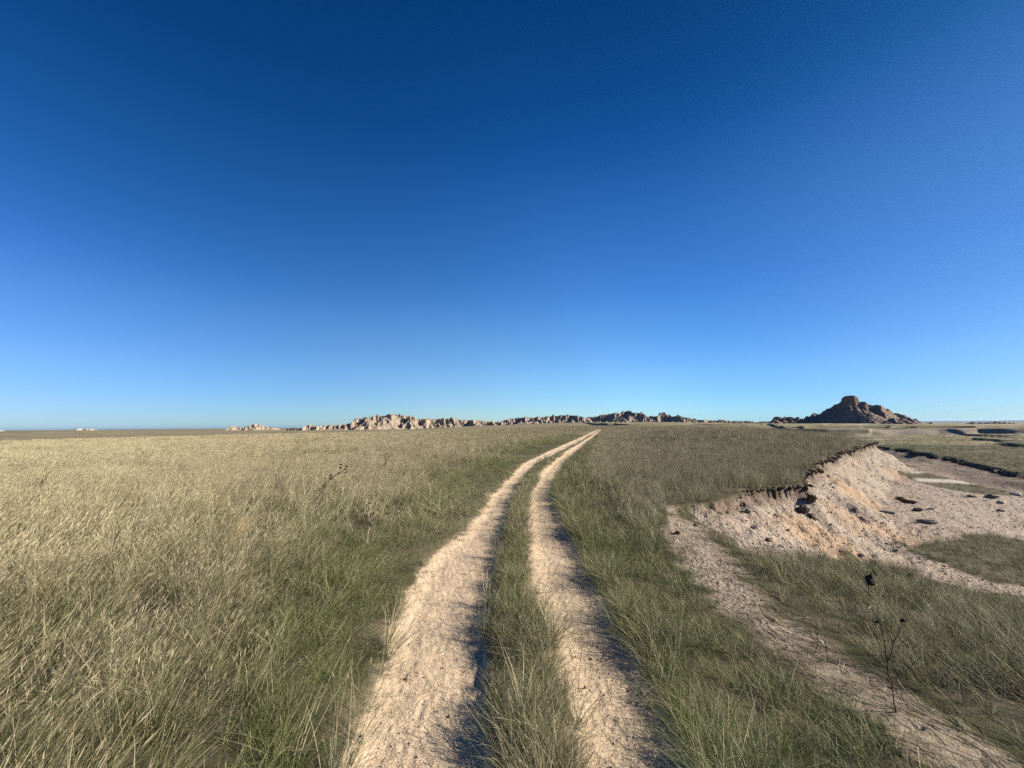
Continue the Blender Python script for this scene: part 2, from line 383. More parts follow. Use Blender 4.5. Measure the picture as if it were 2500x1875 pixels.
# ------------------------------------------------------------------ ground mesh
def build_ground():
    azf = np.radians(np.arange(-71, 71.001, 0.11)); azb = np.radians(np.arange(73, 288.5, 2.5))
    az = np.concatenate([azf, azb]); na = len(az)
    r = [0.35]
    while r[-1] < 1.2: r.append(r[-1] * 1.06)
    while r[-1] < 105: r.append(r[-1] * 1.0088)
    while r[-1] < 215: r.append(r[-1] * 1.0048)
    while r[-1] < 300: r.append(r[-1] * 1.009)
    while r[-1] < 1200: r.append(r[-1] * 1.016)
    while r[-1] < 20000: r.append(r[-1] * 1.07)
    r = np.array(r); nr = len(r)
    A, Rr = np.meshgrid(az, r); x = (Rr * np.sin(A)).ravel(); y = (Rr * np.cos(A)).ravel()
    f = fields(x, y); z = ztot(x, y, f)
    V = np.stack([x, y, z], 1)
    c = np.array([[0, 0, float(ztot(np.array([0.]), np.array([0.]), fields(np.array([0.]), np.array([0.])))[0])]])
    V = np.concatenate([V, c]); x = V[:, 0]; y = V[:, 1]; f = fields(x, y)
    i = np.arange(nr - 1)[:, None] * na; j = np.arange(na)[None, :]; j2 = (j + 1) % na
    Q = np.stack([i + j, i + j2, i + na + j2, i + na + j], -1).reshape(-1, 4)[:, ::-1]
    rr = f['r']; s = f['s']
    az_ = np.degrees(np.arctan2(x, y))
    att = {}
    att['a_track'] = ss(-.03, .02, f['track'] + .02 * vn(x * 23, y * 23, 220))
    dv = np.maximum(-f['track'], 0); vnz = ss(-.25, .35, fbm(x * 2.3, y * 2.3, 3, 233) + .5 * np.exp(-dv / .25) - .15)
    att['a_track'] = np.maximum(att['a_track'], 0.4 * np.exp(-dv / .18) * vnz * (rr < 60))
    att['a_bare'] = np.maximum(ss(-.06, .10, f['bare']), f['scarp2'])
    # warm band of clay part-way down the face, humus under the sod
    on = fbm(x * .55, y * .55, 3, 222) - .22
    zl = V[:, 2]
    att['a_orange'] = np.clip(ss(-.05, .35, on + .18) * ss(.35, .7, s) * ss(3.0, 1.7, s) * (f['k'] > .7), 0, 1) * ss(13, 11, np.abs(f['par'] - 12.5) * 4) * (f['r'] < 40)
    hm = ss(.42, .02, s + .12 * vn(x * 3, y * 3, 223)) * (f['k'] > .5) * ss(8.3, 9.2, f['par'])
    hm = np.maximum(hm, ss(-.9, -.2, f['s2'] + .3 * vn(x * 1.3, y * 1.3, 224)) * f['scarp2'])
    att['a_humus'] = np.clip(hm, 0, 1) * (f['par'] < 20)
    hm2 = f['scarp2'] * .45; att['a_humus'] = np.maximum(att['a_humus'], hm2)
    att['a_straw'] = ss(-.05, .15, f['strw'])
    att['a_bare'] = np.maximum(att['a_bare'], ss(-.05, .2, f['strw']) * (.10 + .50 * ss(2.5, 4.4, y)) * ss(-.5, .1, fbm(x * 1.7, y * 1.7, 3, 231)))
    att['a_sand'] = np.maximum(ss(-.2, .2, f['p2']), ss(.35, .6, fbm(x / 16, y / 7, 3, 225)) * (s > 2) * (rr > 32) * .5)
    # far bare steps
    xe = x * .743 - y * .669; ye = x * .669 + y * .743
    step = ye - (128 + 15 * fbm(xe / 40, ye / 60, 2, 51) + 7 * (1 - np.abs(vn(xe / 8.0, ye / 40, 52))))
    hum_b = ss(-3.4, -2.2, step) * ss(1.6, .6, step) * (x > 55) * ss(-.32, -.18, fbm(xe / 9, ye / 9, 3, 226))
    att['a_bare'] = np.maximum(att['a_bare'], hum_b * .92)
    g2 = ss(0, .4, fbm(x / 22, y / 9, 3, 227) - .12) * (s > 1) * (rr > 25) + ss(24, 28, step) * ss(70, 40, step) * (x > 60) * .6 * ss(-.1, .2, fbm(x / 18, y / 18, 3, 229) + .1)
    att['a_green'] = np.clip(g2, 0, 1)
    att['a_far'] = ss(30, 90, rr)
    dt = (f['track'] > 0.0); bk = (f['bare'] > 0.0) & ~dt
    def sub(name, mask, label):
        Fm = mask[Q].sum(1) >= 3
        return Fm
    ft = dt[Q].sum(1) >= 3; fb = (bk[Q].sum(1) >= 3) & ~ft & (rr[Q].max(1) < 90); fg = ~(ft | fb)
    for name, fm in (('dirt_track', ft), ('eroded_bank', fb), ('ground', fg)):
        q = Q[fm]; used = np.unique(q); mp = np.full(len(V), -1); mp[used] = np.arange(len(used))
        o = mesh_obj(name, V[used], mp[q], MAT_G, attrs={k: v[used] for k, v in att.items()})
        o['kind'] = 'structure'
    # small fan closes the disc under the camera
    first = V[:na]; fan = [(k, (k + 1) % na, na) for k in range(na)]
    fanv = np.concatenate([first, V[-1:]]); o = mesh_obj('ground_centre', fanv, [t[::-1] for t in fan], MAT_G, attrs={k: np.concatenate([v[:na], v[-1:]]) for k, v in att.items()})
    o['kind'] = 'structure'; o.name = 'ground'
build_ground()

# ------------------------------------------------------------------ grass tufts (meshes used by the instancers)
def blades(rng, n, rad, h0, h1, w, lean, spread, curl, heads=0.0, headw=.006, headl=.05, segs=4):
    """n curved tapering strips leaning towards +y"""
    V = []; Fc = []; hf = []; rn = []; kd = []
    for i in range(n):
        a = rng.uniform(0, 2 * math.pi); rr = rad * math.sqrt(rng.uniform()); bx, by = rr * math.cos(a), rr * math.sin(a)
        h = rng.uniform(h0, h1) * (1 - .25 * rr / (rad + 1e-6)); u = rng.uniform()
        da = rng.uniform(0, 2 * math.pi); sp = spread * rng.uniform(.2, 1)
        dx = sp * math.cos(da) + .12 * lean; dy = sp * math.sin(da) + lean * rng.uniform(.7, 1.3)
        cx, cy = dx * curl * rng.uniform(.5, 1.5), dy * curl * rng.uniform(.5, 1.5)
        fa = rng.uniform(0, math.pi); wx, wy = math.cos(fa), math.sin(fa)
        hd = rng.uniform() < heads; ww = w * rng.uniform(.6, 1.25) * (.55 if hd else 1)
        b0 = len(V)
        for k in range(segs + 1):
            t = k / segs; hh = h * t * (1 - .18 * t * t * (abs(dx) + abs(dy)))
            px = bx + h * (dx * t + cx * t * t); py = by + h * (dy * t + cy * t * t)
            half = ww * .5 * ((1 - t) ** .6 if not hd else (1 - .5 * t))
            if k == segs and not hd:
                V.append((px, py, hh)); hf.append(t); rn.append(u); kd.append(0)
            else:
                V.append((px - wx * half, py - wy * half, hh)); V.append((px + wx * half, py + wy * half, hh)); hf += [t, t]; rn += [u, u]; kd += [1. if hd else 0.] * 2
        for k in range(segs):
            if k == segs - 1 and not hd: Fc.append((b0 + 2 * k, b0 + 2 * k + 1, b0 + 2 * k + 2))
            else: Fc.append((b0 + 2 * k, b0 + 2 * k + 1, b0 + 2 * k + 3, b0 + 2 * k + 2))
        if hd:   # loose seed head: two crossed slim diamonds
            ex = dx + 2 * cx; ey = dy + 2 * cy; ez = .8; L = math.sqrt(ex * ex + ey * ey + ez * ez); ex, ey, ez = ex / L, ey / L, ez / L
            hl = headl * rng.uniform(.6, 1.3); hw = headw * rng.uniform(.6, 1.2)
            for (sx, sy) in ((wx, wy), (-wy, wx)):
                b1 = len(V); m = .45
                V += [(px, py, hh), (px + ex * hl * m + sx * hw / 2, py + ey * hl * m + sy * hw / 2, hh + ez * hl * m), (px + ex * hl, py + ey * hl, hh + ez * hl), (px + ex * hl * m - sx * hw / 2, py + ey * hl * m - sy * hw / 2, hh + ez * hl * m)]
                hf += [1.] * 4; rn += [min(1, u * .5 + .5)] * 4; kd += [1.2] * 4; Fc.append((b1, b1 + 1, b1 + 2, b1 + 3))
    return V, Fc, hf, rn, kd
def tuft_collection(name, specs, seed):
    c = bpy.data.collections.new(name); rng = np.random.default_rng(seed); i = 0
    for sp, cnt in specs:
        for j in range(cnt):
            V, Fc, hf, rn, kd = blades(rng, **sp)
            me = bpy.data.meshes.new('tuft'); me.from_pydata(V, [], Fc)
            for k, v in (('hf', hf), ('rnd', rn), ('kind', kd)):
                at = me.attributes.new(k, 'FLOAT', 'POINT'); at.data.foreach_set('value', np.asarray(v, np.float32))
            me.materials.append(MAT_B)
            o = bpy.data.objects.new('tuft_%02d' % i, me); c.objects.link(o); i += 1
    return c
NV = 4
def kinds(lod):
    w = (1.4, 2.15, 4.3, 9.0)[lod]; rad = (1, 1.25, 2.6, 6)[lod]; nn = (.95, .85, .95, 1.1)[lod]; sg = (5, 4, 3, 2)[lod]
    S = []
    # 0-3 short turf, 4-7 leafy green, 8-11 straw stems with heads, 12-15 mixed
    S.append((dict(n=int(26 * nn), rad=.07 * rad, h0=.35, h1=1.1, w=.0034 * w, lean=.25, spread=.85, curl=.55, segs=sg), NV))
    S.append((dict(n=int(26 * nn), rad=.065 * rad, h0=.45, h1=1.0, w=.0034 * w, lean=.34, spread=.42, curl=.40, segs=sg), NV))
    S.append((dict(n=int(24 * nn), rad=.075 * rad, h0=.60, h1=1.0, w=.0022 * w, lean=.27, spread=.24, curl=.35, heads=.6, headw=.0042 * w, headl=.11 * (1, 1, 1.3, 1.6)[lod], segs=sg), NV))
    S.append((dict(n=int(28 * nn), rad=.08 * rad, h0=.40, h1=1.0, w=.0030 * w, lean=.36, spread=.38, curl=.42, heads=.22, headw=.0036 * w, headl=.10, segs=sg), NV))
    return S
TUFTS = [tuft_collection('tufts_%d' % l, kinds(l), 100 + l) for l in range(4)]

def gn_instancer(name, pts, attrs, coll):
    me = bpy.data.meshes.new(name); me.vertices.add(len(pts)); me.vertices.foreach_set('co', np.asarray(pts, np.float32).ravel())
    for k, v in attrs.items():
        v = np.asarray(v)
        if v.ndim == 2: at = me.attributes.new(k, 'FLOAT_VECTOR', 'POINT'); at.data.foreach_set('vector', v.astype(np.float32).ravel())
        elif v.dtype.kind == 'i': at = me.attributes.new(k, 'INT', 'POINT'); at.data.foreach_set('value', v.astype(np.int32))
        else: at = me.attributes.new(k, 'FLOAT', 'POINT'); at.data.foreach_set('value', v.astype(np.float32))
    o = bpy.data.objects.new(name, me); col.objects.link(o)
    g = bpy.data.node_groups.new(name + '_scatter', 'GeometryNodeTree')
    g.interface.new_socket('Geometry', in_out='INPUT', socket_type='NodeSocketGeometry'); g.interface.new_socket('Geometry', in_out='OUTPUT', socket_type='NodeSocketGeometry')
    N = g.nodes.new; gi = N('NodeGroupInput'); go = N('NodeGroupOutput')
    def na(nm, ty):
        a = N('GeometryNodeInputNamedAttribute'); a.data_type = ty; a.inputs[0].default_value = nm; return a.outputs[0]
    prev = None; join = N('GeometryNodeJoinGeometry')
    for l, c in enumerate(coll):
        ci = N('GeometryNodeCollectionInfo'); ci.inputs[0].default_value = c; ci.inputs['Separate Children'].default_value = True; ci.inputs['Reset Children'].default_value = True
        ip = N('GeometryNodeInstanceOnPoints'); ip.inputs['Pick Instance'].default_value = True
        g.links.new(gi.outputs[0], ip.inputs['Points']); g.links.new(ci.outputs[0], ip.inputs['Instance'])
        cmp_ = N('FunctionNodeCompare'); cmp_.data_type = 'INT'; cmp_.operation = 'EQUAL'; g.links.new(na('lod', 'INT'), cmp_.inputs[2]); cmp_.inputs[3].default_value = l
        g.links.new(cmp_.outputs[0], ip.inputs['Selection'])
        g.links.new(na('idx', 'INT'), ip.inputs['Instance Index'])
        e2r = N('FunctionNodeEulerToRotation'); g.links.new(na('rot', 'FLOAT_VECTOR'), e2r.inputs[0]); g.links.new(e2r.outputs[0], ip.inputs['Rotation'])
        g.links.new(na('scl', 'FLOAT_VECTOR'), ip.inputs['Scale'])
        g.links.new(ip.outputs[0], join.inputs[0])
    g.links.new(join.outputs[0], go.inputs[0])
    md = o.modifiers.new('scatter', 'NODES'); md.node_group = g
    return o

def sample_ring(r0, r1, dens, half=64):
    area = math.radians(2 * half) / 2 * (r1 * r1 - r0 * r0); n = int(area * dens)
    r = np.sqrt(RNG.uniform(r0 * r0, r1 * r1, n)); a = np.radians(RNG.uniform(-half, half, n))
    return r * np.sin(a), r * np.cos(a)

def grass():
    P = []
    rings = [(0.35, 7, 215, 0), (7, 22, 80, 1), (22, 70, 12.0, 2), (70, 230, 1.6, 3)]
    for r0, r1, dn, lod in rings:
        x, y = sample_ring(r0, r1, dn); P.append((x, y, np.full(len(x), lod)))
    x, y = sample_ring(0.35, 3.2, 60, 180); m = np.abs(np.degrees(np.arctan2(x, y))) > 64; P.append((x[m], y[m], np.zeros(m.sum(), int)))
    x, y = sample_ring(1.0, 13, 300, 40); sdx = sdpoly(x, y, STRIP_POLY); d_, s_, _p = polydist(x, y, RTR); dr_ = d_ * s_; m = (sdx > .0) | ((dr_ > 0) & (dr_ < .30)); x, y = x[m], y[m]; P.append((x, y, (np.hypot(x, y) > 6).astype(int)))
    x = np.concatenate([p[0] for p in P]); y = np.concatenate([p[1] for p in P]); lod = np.concatenate([p[2] for p in P]).astype(int)
    f = fields(x, y); z = ztot(x, y, f); n = len(x); u = RNG.uniform(size=n); r = f['r']
    big = fbm(x / 5.5, y / 7.5, 3, 301); med = fbm(x / 1.6, y / 2.4, 3, 302); sml = vn(x * 2.2, y * 2.2, 303)
    h = np.full(n, .4); tint = np.full(n, .5); lush = np.zeros(n); dens = np.ones(n); turf = np.zeros(n); strawy = np.zeros(n); region = np.zeros(n, int)
    tr = f['track'] - .02
    left = (f['dl'] > 0); right = (f['dr'] > 0) & ~left; strip = (f['st'] > 0) & ~left & ~right; inter = ~(left | right | strip)
    # ---- left field
    vw = np.interp(y, [0, 2.5, 4, 7, 15, 40, 90], [.45, .55, .9, 1.5, 2.3, 3.3, 4.5])
    q = f['dl'] / vw + .25 * med
    hL = lerp(.10, .30, ss(0, 1.0, q)); hL = lerp(hL, .50, ss(.9, 2.0, q)); hL = hL * (1 + .18 * big + .12 * med) * lerp(.78, 1, ss(2, 7, y))
    tL = lerp(.16, .53, ss(.8, 2.0, q)) + .50 * big + .16 * med
    tL = tL + .16 * ss(4, 8, y) * ss(22, 10, y) - .34 * ss(7, 1.5, y) + .05 * ss(20, 40, r)
    lL = ss(1.5, .6, q) * (.55 + .40 * ss(-.3, .2, med + .1)) + ss(.25, .5, big) * .0
    lL = np.maximum(lL, .9 * ss(-.05, .35, -big) * ss(3, 1, q))
    h = np.where(left, hL, h); tint = np.where(left, tL, tint); lush = np.where(left, lL, lush)
    turf = np.where(left, ss(1.1, .5, q), turf); strawy = np.where(left, ss(.9, 2.2, q) * ss(-.5, .3, big + .3) * lerp(.35, 1, ss(1.5, 6, y)), strawy)
    # ---- between the wheels
    ed = np.clip(f['st'] / .12, 0, 1)
    h = np.where(strip, (.105 + .07 * ed) * (1 + .4 * med) * lerp(1.15, .75, ss(5, 16, y)), h); tint = np.where(strip, .17 + .3 * med + .1 * sml, tint)
    lush = np.where(strip, .35 * ss(0, .3, -med), lush); strawy = np.where(strip, .10, strawy); turf = np.where(strip, .35, turf); region = np.where(strip, 1, region)
    dens = np.where(strip, 1.0 * ss(-.02, .05, f['st']), dens)
    # ---- right of the track
    q2 = f['dr'] + .3 * med
    hR = lerp(.24, lerp(.21, .29, ss(3, 7, y)), ss(.0, .35, q2)); hR = lerp(hR, .40, ss(.4, 1.8, q2) * ss(2.5, 6, y)); hR = hR * (1 + .15 * big + .12 * med)
    tR = lerp(.06, .54, ss(.3, 1.6, q2) * ss(3, 9, y)) + .30 * big + .16 * med + .10 * ss(14, 30, r)
    h = np.where(right, hR, h); tint = np.where(right, tR, tint); lush = np.where(right, .75 * ss(-.15, .3, -med) * ss(9, 3, y) + .15, lush)
    strawy = np.where(right, ss(.8, 2.5, q2) * ss(4, 9, y) * .8, strawy); turf = np.where(right, ss(.5, 0, q2) * .8, turf); region = np.where(right, 2, region)
    wide = fbm(x / 17, y / 26, 3, 306)
    tR = tR + .40 * wide * ss(8, 16, r) - .22 * ss(-5, -.5, f['s']) * ss(9, 14, r) + .10 * ss(20, 45, r); tint = np.where(right, tR, tint)
    tint = np.where(left, tint + .38 * wide * ss(7, 18, r), tint); h = np.where(left | right, h * (1 + .25 * wide), h)
    # ---- basin slope and floor
    sl = right & (f['s'] > 0)
    hS = .25 * (1 + .2 * big + .15 * med); tS = .14 + .32 * big + .18 * med
    fl = ss(10, 24, r)
    hS = lerp(hS, .17, fl); tS = lerp(tS, .42 + .5 * fbm(x / 14, y / 7, 3, 305), fl)
    h = np.where(sl, hS, h); tint = np.where(sl, tS, tint); lush = np.where(sl, lerp(.22, .35, fl) * ss(.1, -.4, big), lush); strawy = np.where(sl, .12 + .2 * fl, strawy); turf = np.where(sl, .2 * fl, turf)
    region = np.where(sl, 3, region); region = np.where(sl & (r > 22), 4, region)
    # greener behind second scarp
    g2 = sl & (f['s2'] > 0) & (r < 60) & (x > 25); tint = np.where(g2, tint - .25 * ss(6, 1, f['s2']), tint); lush = np.where(g2, .6 * ss(7, 1, f['s2']), lush)
    # ---- thin straw path on the slope
    stp = ss(-.05, .35, f['strw']); rgt = right | sl
    h = np.where(rgt, h * (1 - .68 * stp) * (1 - .25 * ss(-.9, -.1, f['strw']) * ss(5, 3.5, y)), h); tint = np.where(rgt, tint + .5 * stp, tint); lush = np.where(rgt, lush * (1 - stp), lush); dens = np.where(rgt, dens * (1 - stp * (.18 + .50 * ss(2.6, 4.4, y))), dens)
    # ---- sparse sprigs on bare ground
    dens = dens * (tr < 0.0) * (f['p2'] < 0)
    spr = (tr >= 0) & (f['lt'] > -1) & (f['lt'] < .30) & (f['dl'] < .0) & (f['dl'] > -.55) & (y < 12)
    dens = np.where(spr, .50 * np.exp(f['dl'] / .17) * ss(-.35, .25, med + .2), dens); h = np.where(spr, .07, h); turf = np.where(spr, 1, turf); tint = np.where(spr, .45, tint); lush = np.where(spr, 0, lush); strawy = np.where(spr, 0, strawy); region = np.where(spr, 0, region)
    bare = (f['bare'] > 0) & (f['s'] > 0)
    dens = np.where(bare, .018 * (f['bare'] < .5) + .006, dens); h = np.where(bare, h * .5, h)
    vein = bare & (sdpoly(x, y, VEIN) + .1 * med > 0); dens = np.where(vein, .22, dens); h = np.where(vein, .14, h); tint = np.where(vein, .38, tint)
    dens = np.where(f['scarp2'] * (f['s2'] > -2.9) * (f['s2'] < .05) > 0, .05, dens)
    xe = x * .743 - y * .669; ye = x * .669 + y * .743
    step = ye - (128 + 15 * fbm(xe / 40, ye / 60, 2, 51) + 7 * (1 - np.abs(vn(xe / 8.0, ye / 40, 52))))
    dens = np.where((x > 55) & (step > -2.6) & (step < .8), .03, dens)
    dens = np.where(left & (q < .6), dens * .95, dens)
    # past the crests one sees only the textured plain
    rc = np.interp(np.degrees(np.arctan2(x, y)), CR_AZ, CR_R); dens = dens * np.where(right & (f['s'] > 0), ss(150, 110, r), ss(rc * 1.35, rc * 1.1, r))
    # do not crowd the lens
    dens = np.where(r < .5, 0, dens)
    cl = .6 * vn(x * 4.2, y * 4.2, 330) + .55 * vn(x * 9.5, y * 9.5, 331); clump = ss(-.35, .35, cl)
    dens = dens * lerp(1, np.maximum(.50 + .55 * clump, .95 * (turf > .45)), ss(40, 14, r)); h = h * lerp(1, .70 + .5 * clump, ss(40, 14, r)) * (1 + .18 * fbm(x / .9, y / 1.3, 2, 332))
    keep = u < dens * .95
    x, y, z, lod, h, tint, lush, turf, strawy, region, med, big, f_s = [a[keep] for a in (x, y, z, lod, h, tint, lush, turf, strawy, region, med, big, f['s'])]
    n = len(x); u1 = RNG.uniform(size=n); u2 = RNG.uniform(size=n)
    kind = np.where(u1 < turf, 0, np.where(u1 < turf + strawy * (1 - turf), 2, np.where(u2 < .5, 1, 3)))
    idx = kind * NV + RNG.integers(0, NV, n)
    h = h * RNG.uniform(.72, 1.22, n) * np.where(kind == 2, 1.12, 1)
    h = np.clip(h, .03, .8)
    rz = RNG.normal(0, .75, n) + .35 * fbm(x / 2.5, y / 2.5, 2, 310) - .22
    rx = RNG.normal(-.05, .13, n); ry = RNG.normal(0.02, .13, n)
    stt = ((region >= 2) & (sdpoly(x, y, STRAW_POLY) > -.1)) & (y < 9)
    rx = np.where(stt, rx - .55, rx); rz = np.where(stt, rz + .75, rz)
    sx = h * RNG.uniform(.85, 1.25, n)
    # tufts are 1 m tall with their spread set for that height, so keep the footprint from collapsing on short grass
    foot = np.clip(.55 + h, .6, 1.1); sx = lerp(h, foot, .45)
    scl = np.stack([sx, sx, h], 1); rot = np.stack([rx, ry, rz], 1)
    bri = np.clip(RNG.normal(1, .20, n) + .12 * med, .5, 1.6)
    names = [('prairie_grass', 'pale straw and olive prairie grass filling the field left of the track'), ('strip_grass', 'narrow strip of short green grass growing between the two wheel ruts'),
             ('tall_grass', 'tall grey green prairie grass on the rise right of the track'), ('slope_grass', 'dark green grass covering the slope below the bare bank in the right foreground'),
             ('basin_grass', 'short tan and green grass on the low flat beyond the bank')]
    for k, (nm, lb) in enumerate(names):
        m = region == k
        if not m.any(): continue
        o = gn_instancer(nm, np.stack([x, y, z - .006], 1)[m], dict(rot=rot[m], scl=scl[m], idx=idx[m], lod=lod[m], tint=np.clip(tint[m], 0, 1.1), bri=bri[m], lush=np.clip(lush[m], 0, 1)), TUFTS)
        tag(o, lb, 'grass', kind='stuff')
    print('tufts', n, [int((lod == k).sum()) for k in range(4)])
VEIN = hits([(1712, 1262), (1760, 1262), (1800, 1320), (1850, 1372), (1800, 1380), (1745, 1320)])
grass()

# ------------------------------------------------------------------ crumbs, clods and stones
def lump(rng, sub=2, rough=.25, squash=(1, 1, 1), freq=1.7):
    import bmesh
    bm = bmesh.new(); bmesh.ops.create_icosphere(bm, subdivisions=sub, radius=1)
    sd = int(rng.integers(0, 9999)); V = np.array([v.co[:] for v in bm.verts]); Fc = [tuple(v.index for v in f.verts) for f in bm.faces]; bm.free()
    d = 1 + rough * fbm(V[:, 0] * freq + V[:, 2] * 3.1 + sd, V[:, 1] * freq + V[:, 2] * 2.3, 3, sd) * 1.6
    V = V * d[:, None]
    for _ in range(5):   # knock flat facets off it
        nrm = rng.normal(size=3); nrm /= np.linalg.norm(nrm); k = V @ nrm; lim = rng.uniform(.55, .85); ex = np.clip(k - lim, 0, None); V = V - ex[:, None] * nrm * .9
    return V * np.array(squash), Fc
M_CRUMB = plain_material('clay_crumbs', (0.307, 0.244, 0.189), (0.505, 0.433, 0.361), 40, .003)
M_SOD = plain_material('dark_sod', (.055, .040, .027), (.15, .108, .075), 24, .02, vor=True)
M_STONE = plain_material('grey_stone', (0.086, 0.078, 0.074), (0.172, 0.156, 0.140), 14, .01)
M_PALE = plain_material('pale_stone', (0.328, 0.289, 0.242), (0.429, 0.390, 0.335), 14, .01)
def crumbs():
    c = bpy.data.collections.new('crumb_meshes'); rng = np.random.default_rng(5)
    for i in range(6):
        V, Fc = lump(rng, 1, .3, (1, .8, .6)); me = bpy.data.meshes.new('crumb'); me.from_pydata([tuple(v) for v in V], [], Fc); me.materials.append(M_CRUMB)
        c.objects.link(bpy.data.objects.new('crumb_%d' % i, me))
    P = []
    for r0, r1, dn in ((2, 9, 300), (9, 18, 170), (18, 40, 40)):
        x, y = sample_ring(r0, r1, dn, 60); m = x > 1; P.append((x[m], y[m]))
    x = np.concatenate([p[0] for p in P]); y = np.concatenate([p[1] for p in P])
    f = fields(x, y); m = ((f['bare'] > -.02) & (f['s'] > .1)) | ((f['strw'] > 0) & (RNG.uniform(size=len(x)) < .10)) | ((f['scarp2'] > 0) & (RNG.uniform(size=len(x)) < .5))
    x, y = x[m], y[m]; f = {k: v[m] for k, v in f.items()}; z = ztot(x, y, f); n = len(x)
    s = np.exp(RNG.normal(0, .5, n)) * .0085; s = np.clip(s * (.9 + np.hypot(x, y) / 30), .004, .04)
    rot = RNG.uniform(0, 6.28, (n, 3)); scl = np.stack([s * RNG.uniform(.8, 1.4, n), s, s * RNG.uniform(.5, 1, n)], 1)
    o = gn_instancer('soil_crumbs', np.stack([x, y, z + s * .2], 1), dict(rot=rot, scl=scl, idx=RNG.integers(0, 6, n), lod=np.zeros(n, int)), [c])
    tag(o, 'loose pale clay crumbs strewn over the bare eroded bank', 'soil crumbs', kind='stuff'); print('crumbs', n)
    # grit and dry bits in the wheel tracks
    c2 = bpy.data.collections.new('grit_meshes')
    for i in range(4):
        V, Fc = lump(rng, 1, .3, (1, .8, .6)); me = bpy.data.meshes.new('grit'); me.from_pydata([tuple(v) for v in V], [], Fc); me.materials.append(M_CRUMB)
        c2.objects.link(bpy.data.objects.new('grit_%d' % i, me))
    x, y = sample_ring(1.2, 12, 1100, 30); f = fields(x, y); m = (f['track'] > .0) & (RNG.uniform(size=len(x)) < np.clip(6 / f['r'], 0, 1) ** 1); x, y = x[m], y[m]; f = {k: v[m] for k, v in f.items()}; z = ztot(x, y, f); n = len(x)
    s = np.clip(np.exp(RNG.normal(0, .45, n)) * .0034, .0015, .014)
    o = gn_instancer('track_grit', np.stack([x, y, z + s * .15], 1), dict(rot=RNG.uniform(0, 6.28, (n, 3)), scl=np.stack([s, s, s * .7], 1), idx=RNG.integers(0, 4, n), lod=np.zeros(n, int)), [c2])
    tag(o, 'fine grit and soil granules in the wheel ruts', 'grit', kind='stuff'); print('grit', n)
crumbs()

M_LITTER = plain_material('bleached_straw', (.25, .205, .15), (.44, .37, .275), 9, .001)
def litter():
    """dry stems lying flat on the ruts and on the straw path"""
    rng = np.random.default_rng(55); c = bpy.data.collections.new('litter_meshes')
    for i in range(12):
        V = []; Fc = []; hf = []; rn = []; kd = []
        for j in range(3 if i < 6 else 9):
            a = rng.normal(0, .35) if i >= 6 else rng.uniform(0, 6.28); cx, cy = rng.normal(0, .3, 2); L = rng.uniform(.5, 1.1); bend = rng.normal(0, .5); b0 = len(V); u = rng.uniform()
            for k in range(5):
                t = k / 4 - .5; aa = a + bend * t; px = cx + L * t * math.cos(aa); py = cy + L * t * math.sin(aa); w = .0065 if i < 6 else .0045
                zz = .05 + .10 * abs(t) * rng.uniform(0, 1.5)
                V += [(px - math.sin(aa) * w, py + math.cos(aa) * w, zz), (px + math.sin(aa) * w, py - math.cos(aa) * w, zz + .02)]; hf += [.8] * 2; rn += [u] * 2; kd += [.6] * 2
            for k in range(4): Fc.append((b0 + 2 * k, b0 + 2 * k + 1, b0 + 2 * k + 3, b0 + 2 * k + 2))
        me = bpy.data.meshes.new('stem_bits'); me.from_pydata(V, [], Fc)
        for k, v in (('hf', hf), ('rnd', rn), ('kind', kd)):
            at = me.attributes.new(k, 'FLOAT', 'POINT'); at.data.foreach_set('value', np.asarray(v, np.float32))
        me.materials.append(M_LITTER if i >= 6 else MAT_B); c.objects.link(bpy.data.objects.new('stem_bits_%02d' % i, me))
    x, y = sample_ring(1.2, 14, 160, 55); f = fields(x, y); u = RNG.uniform(size=len(x))
    e = np.minimum(np.abs(f['dl']), np.minimum(np.abs(f['st']), np.abs(f['dr'])))
    m = ((f['track'] > -.05) & (u < .10 + .75 * np.exp(-e / .10)) & (u < 6 / f['r'])) | ((f['strw'] > -.1) & (u < .16 + .30 * ss(4.2, 2.6, y)))
    st = (f['strw'] > -.1)[m]
    x, y = x[m], y[m]; f = {k: v[m] for k, v in f.items()}; z = ztot(x, y, f); n = len(x)
    s = RNG.uniform(.05, .14, n) * np.where(st, 2.0, 1); rot = np.stack([RNG.normal(0, .12, n), RNG.normal(0, .12, n), np.where(st, RNG.normal(-1.0, .35, n), RNG.uniform(0, 6.28, n))], 1)
    o = gn_instancer('dry_litter', np.stack([x, y, z], 1), dict(rot=rot, scl=np.stack([s, s, s * np.where(st, .32, 1)], 1), idx=np.where(st, RNG.integers(6, 12, n), RNG.integers(0, 6, n)), lod=np.zeros(n, int), tint=np.where(st, .95, .35) + RNG.normal(0, .2, n), bri=RNG.uniform(.6, 1.1, n) * np.where(st, 1.35, .75), lush=np.zeros(n)), [c])
    tag(o, 'dry broken grass stems lying in the ruts and over the bare strip', 'dry litter', kind='stuff'); print('litter', n)
litter()

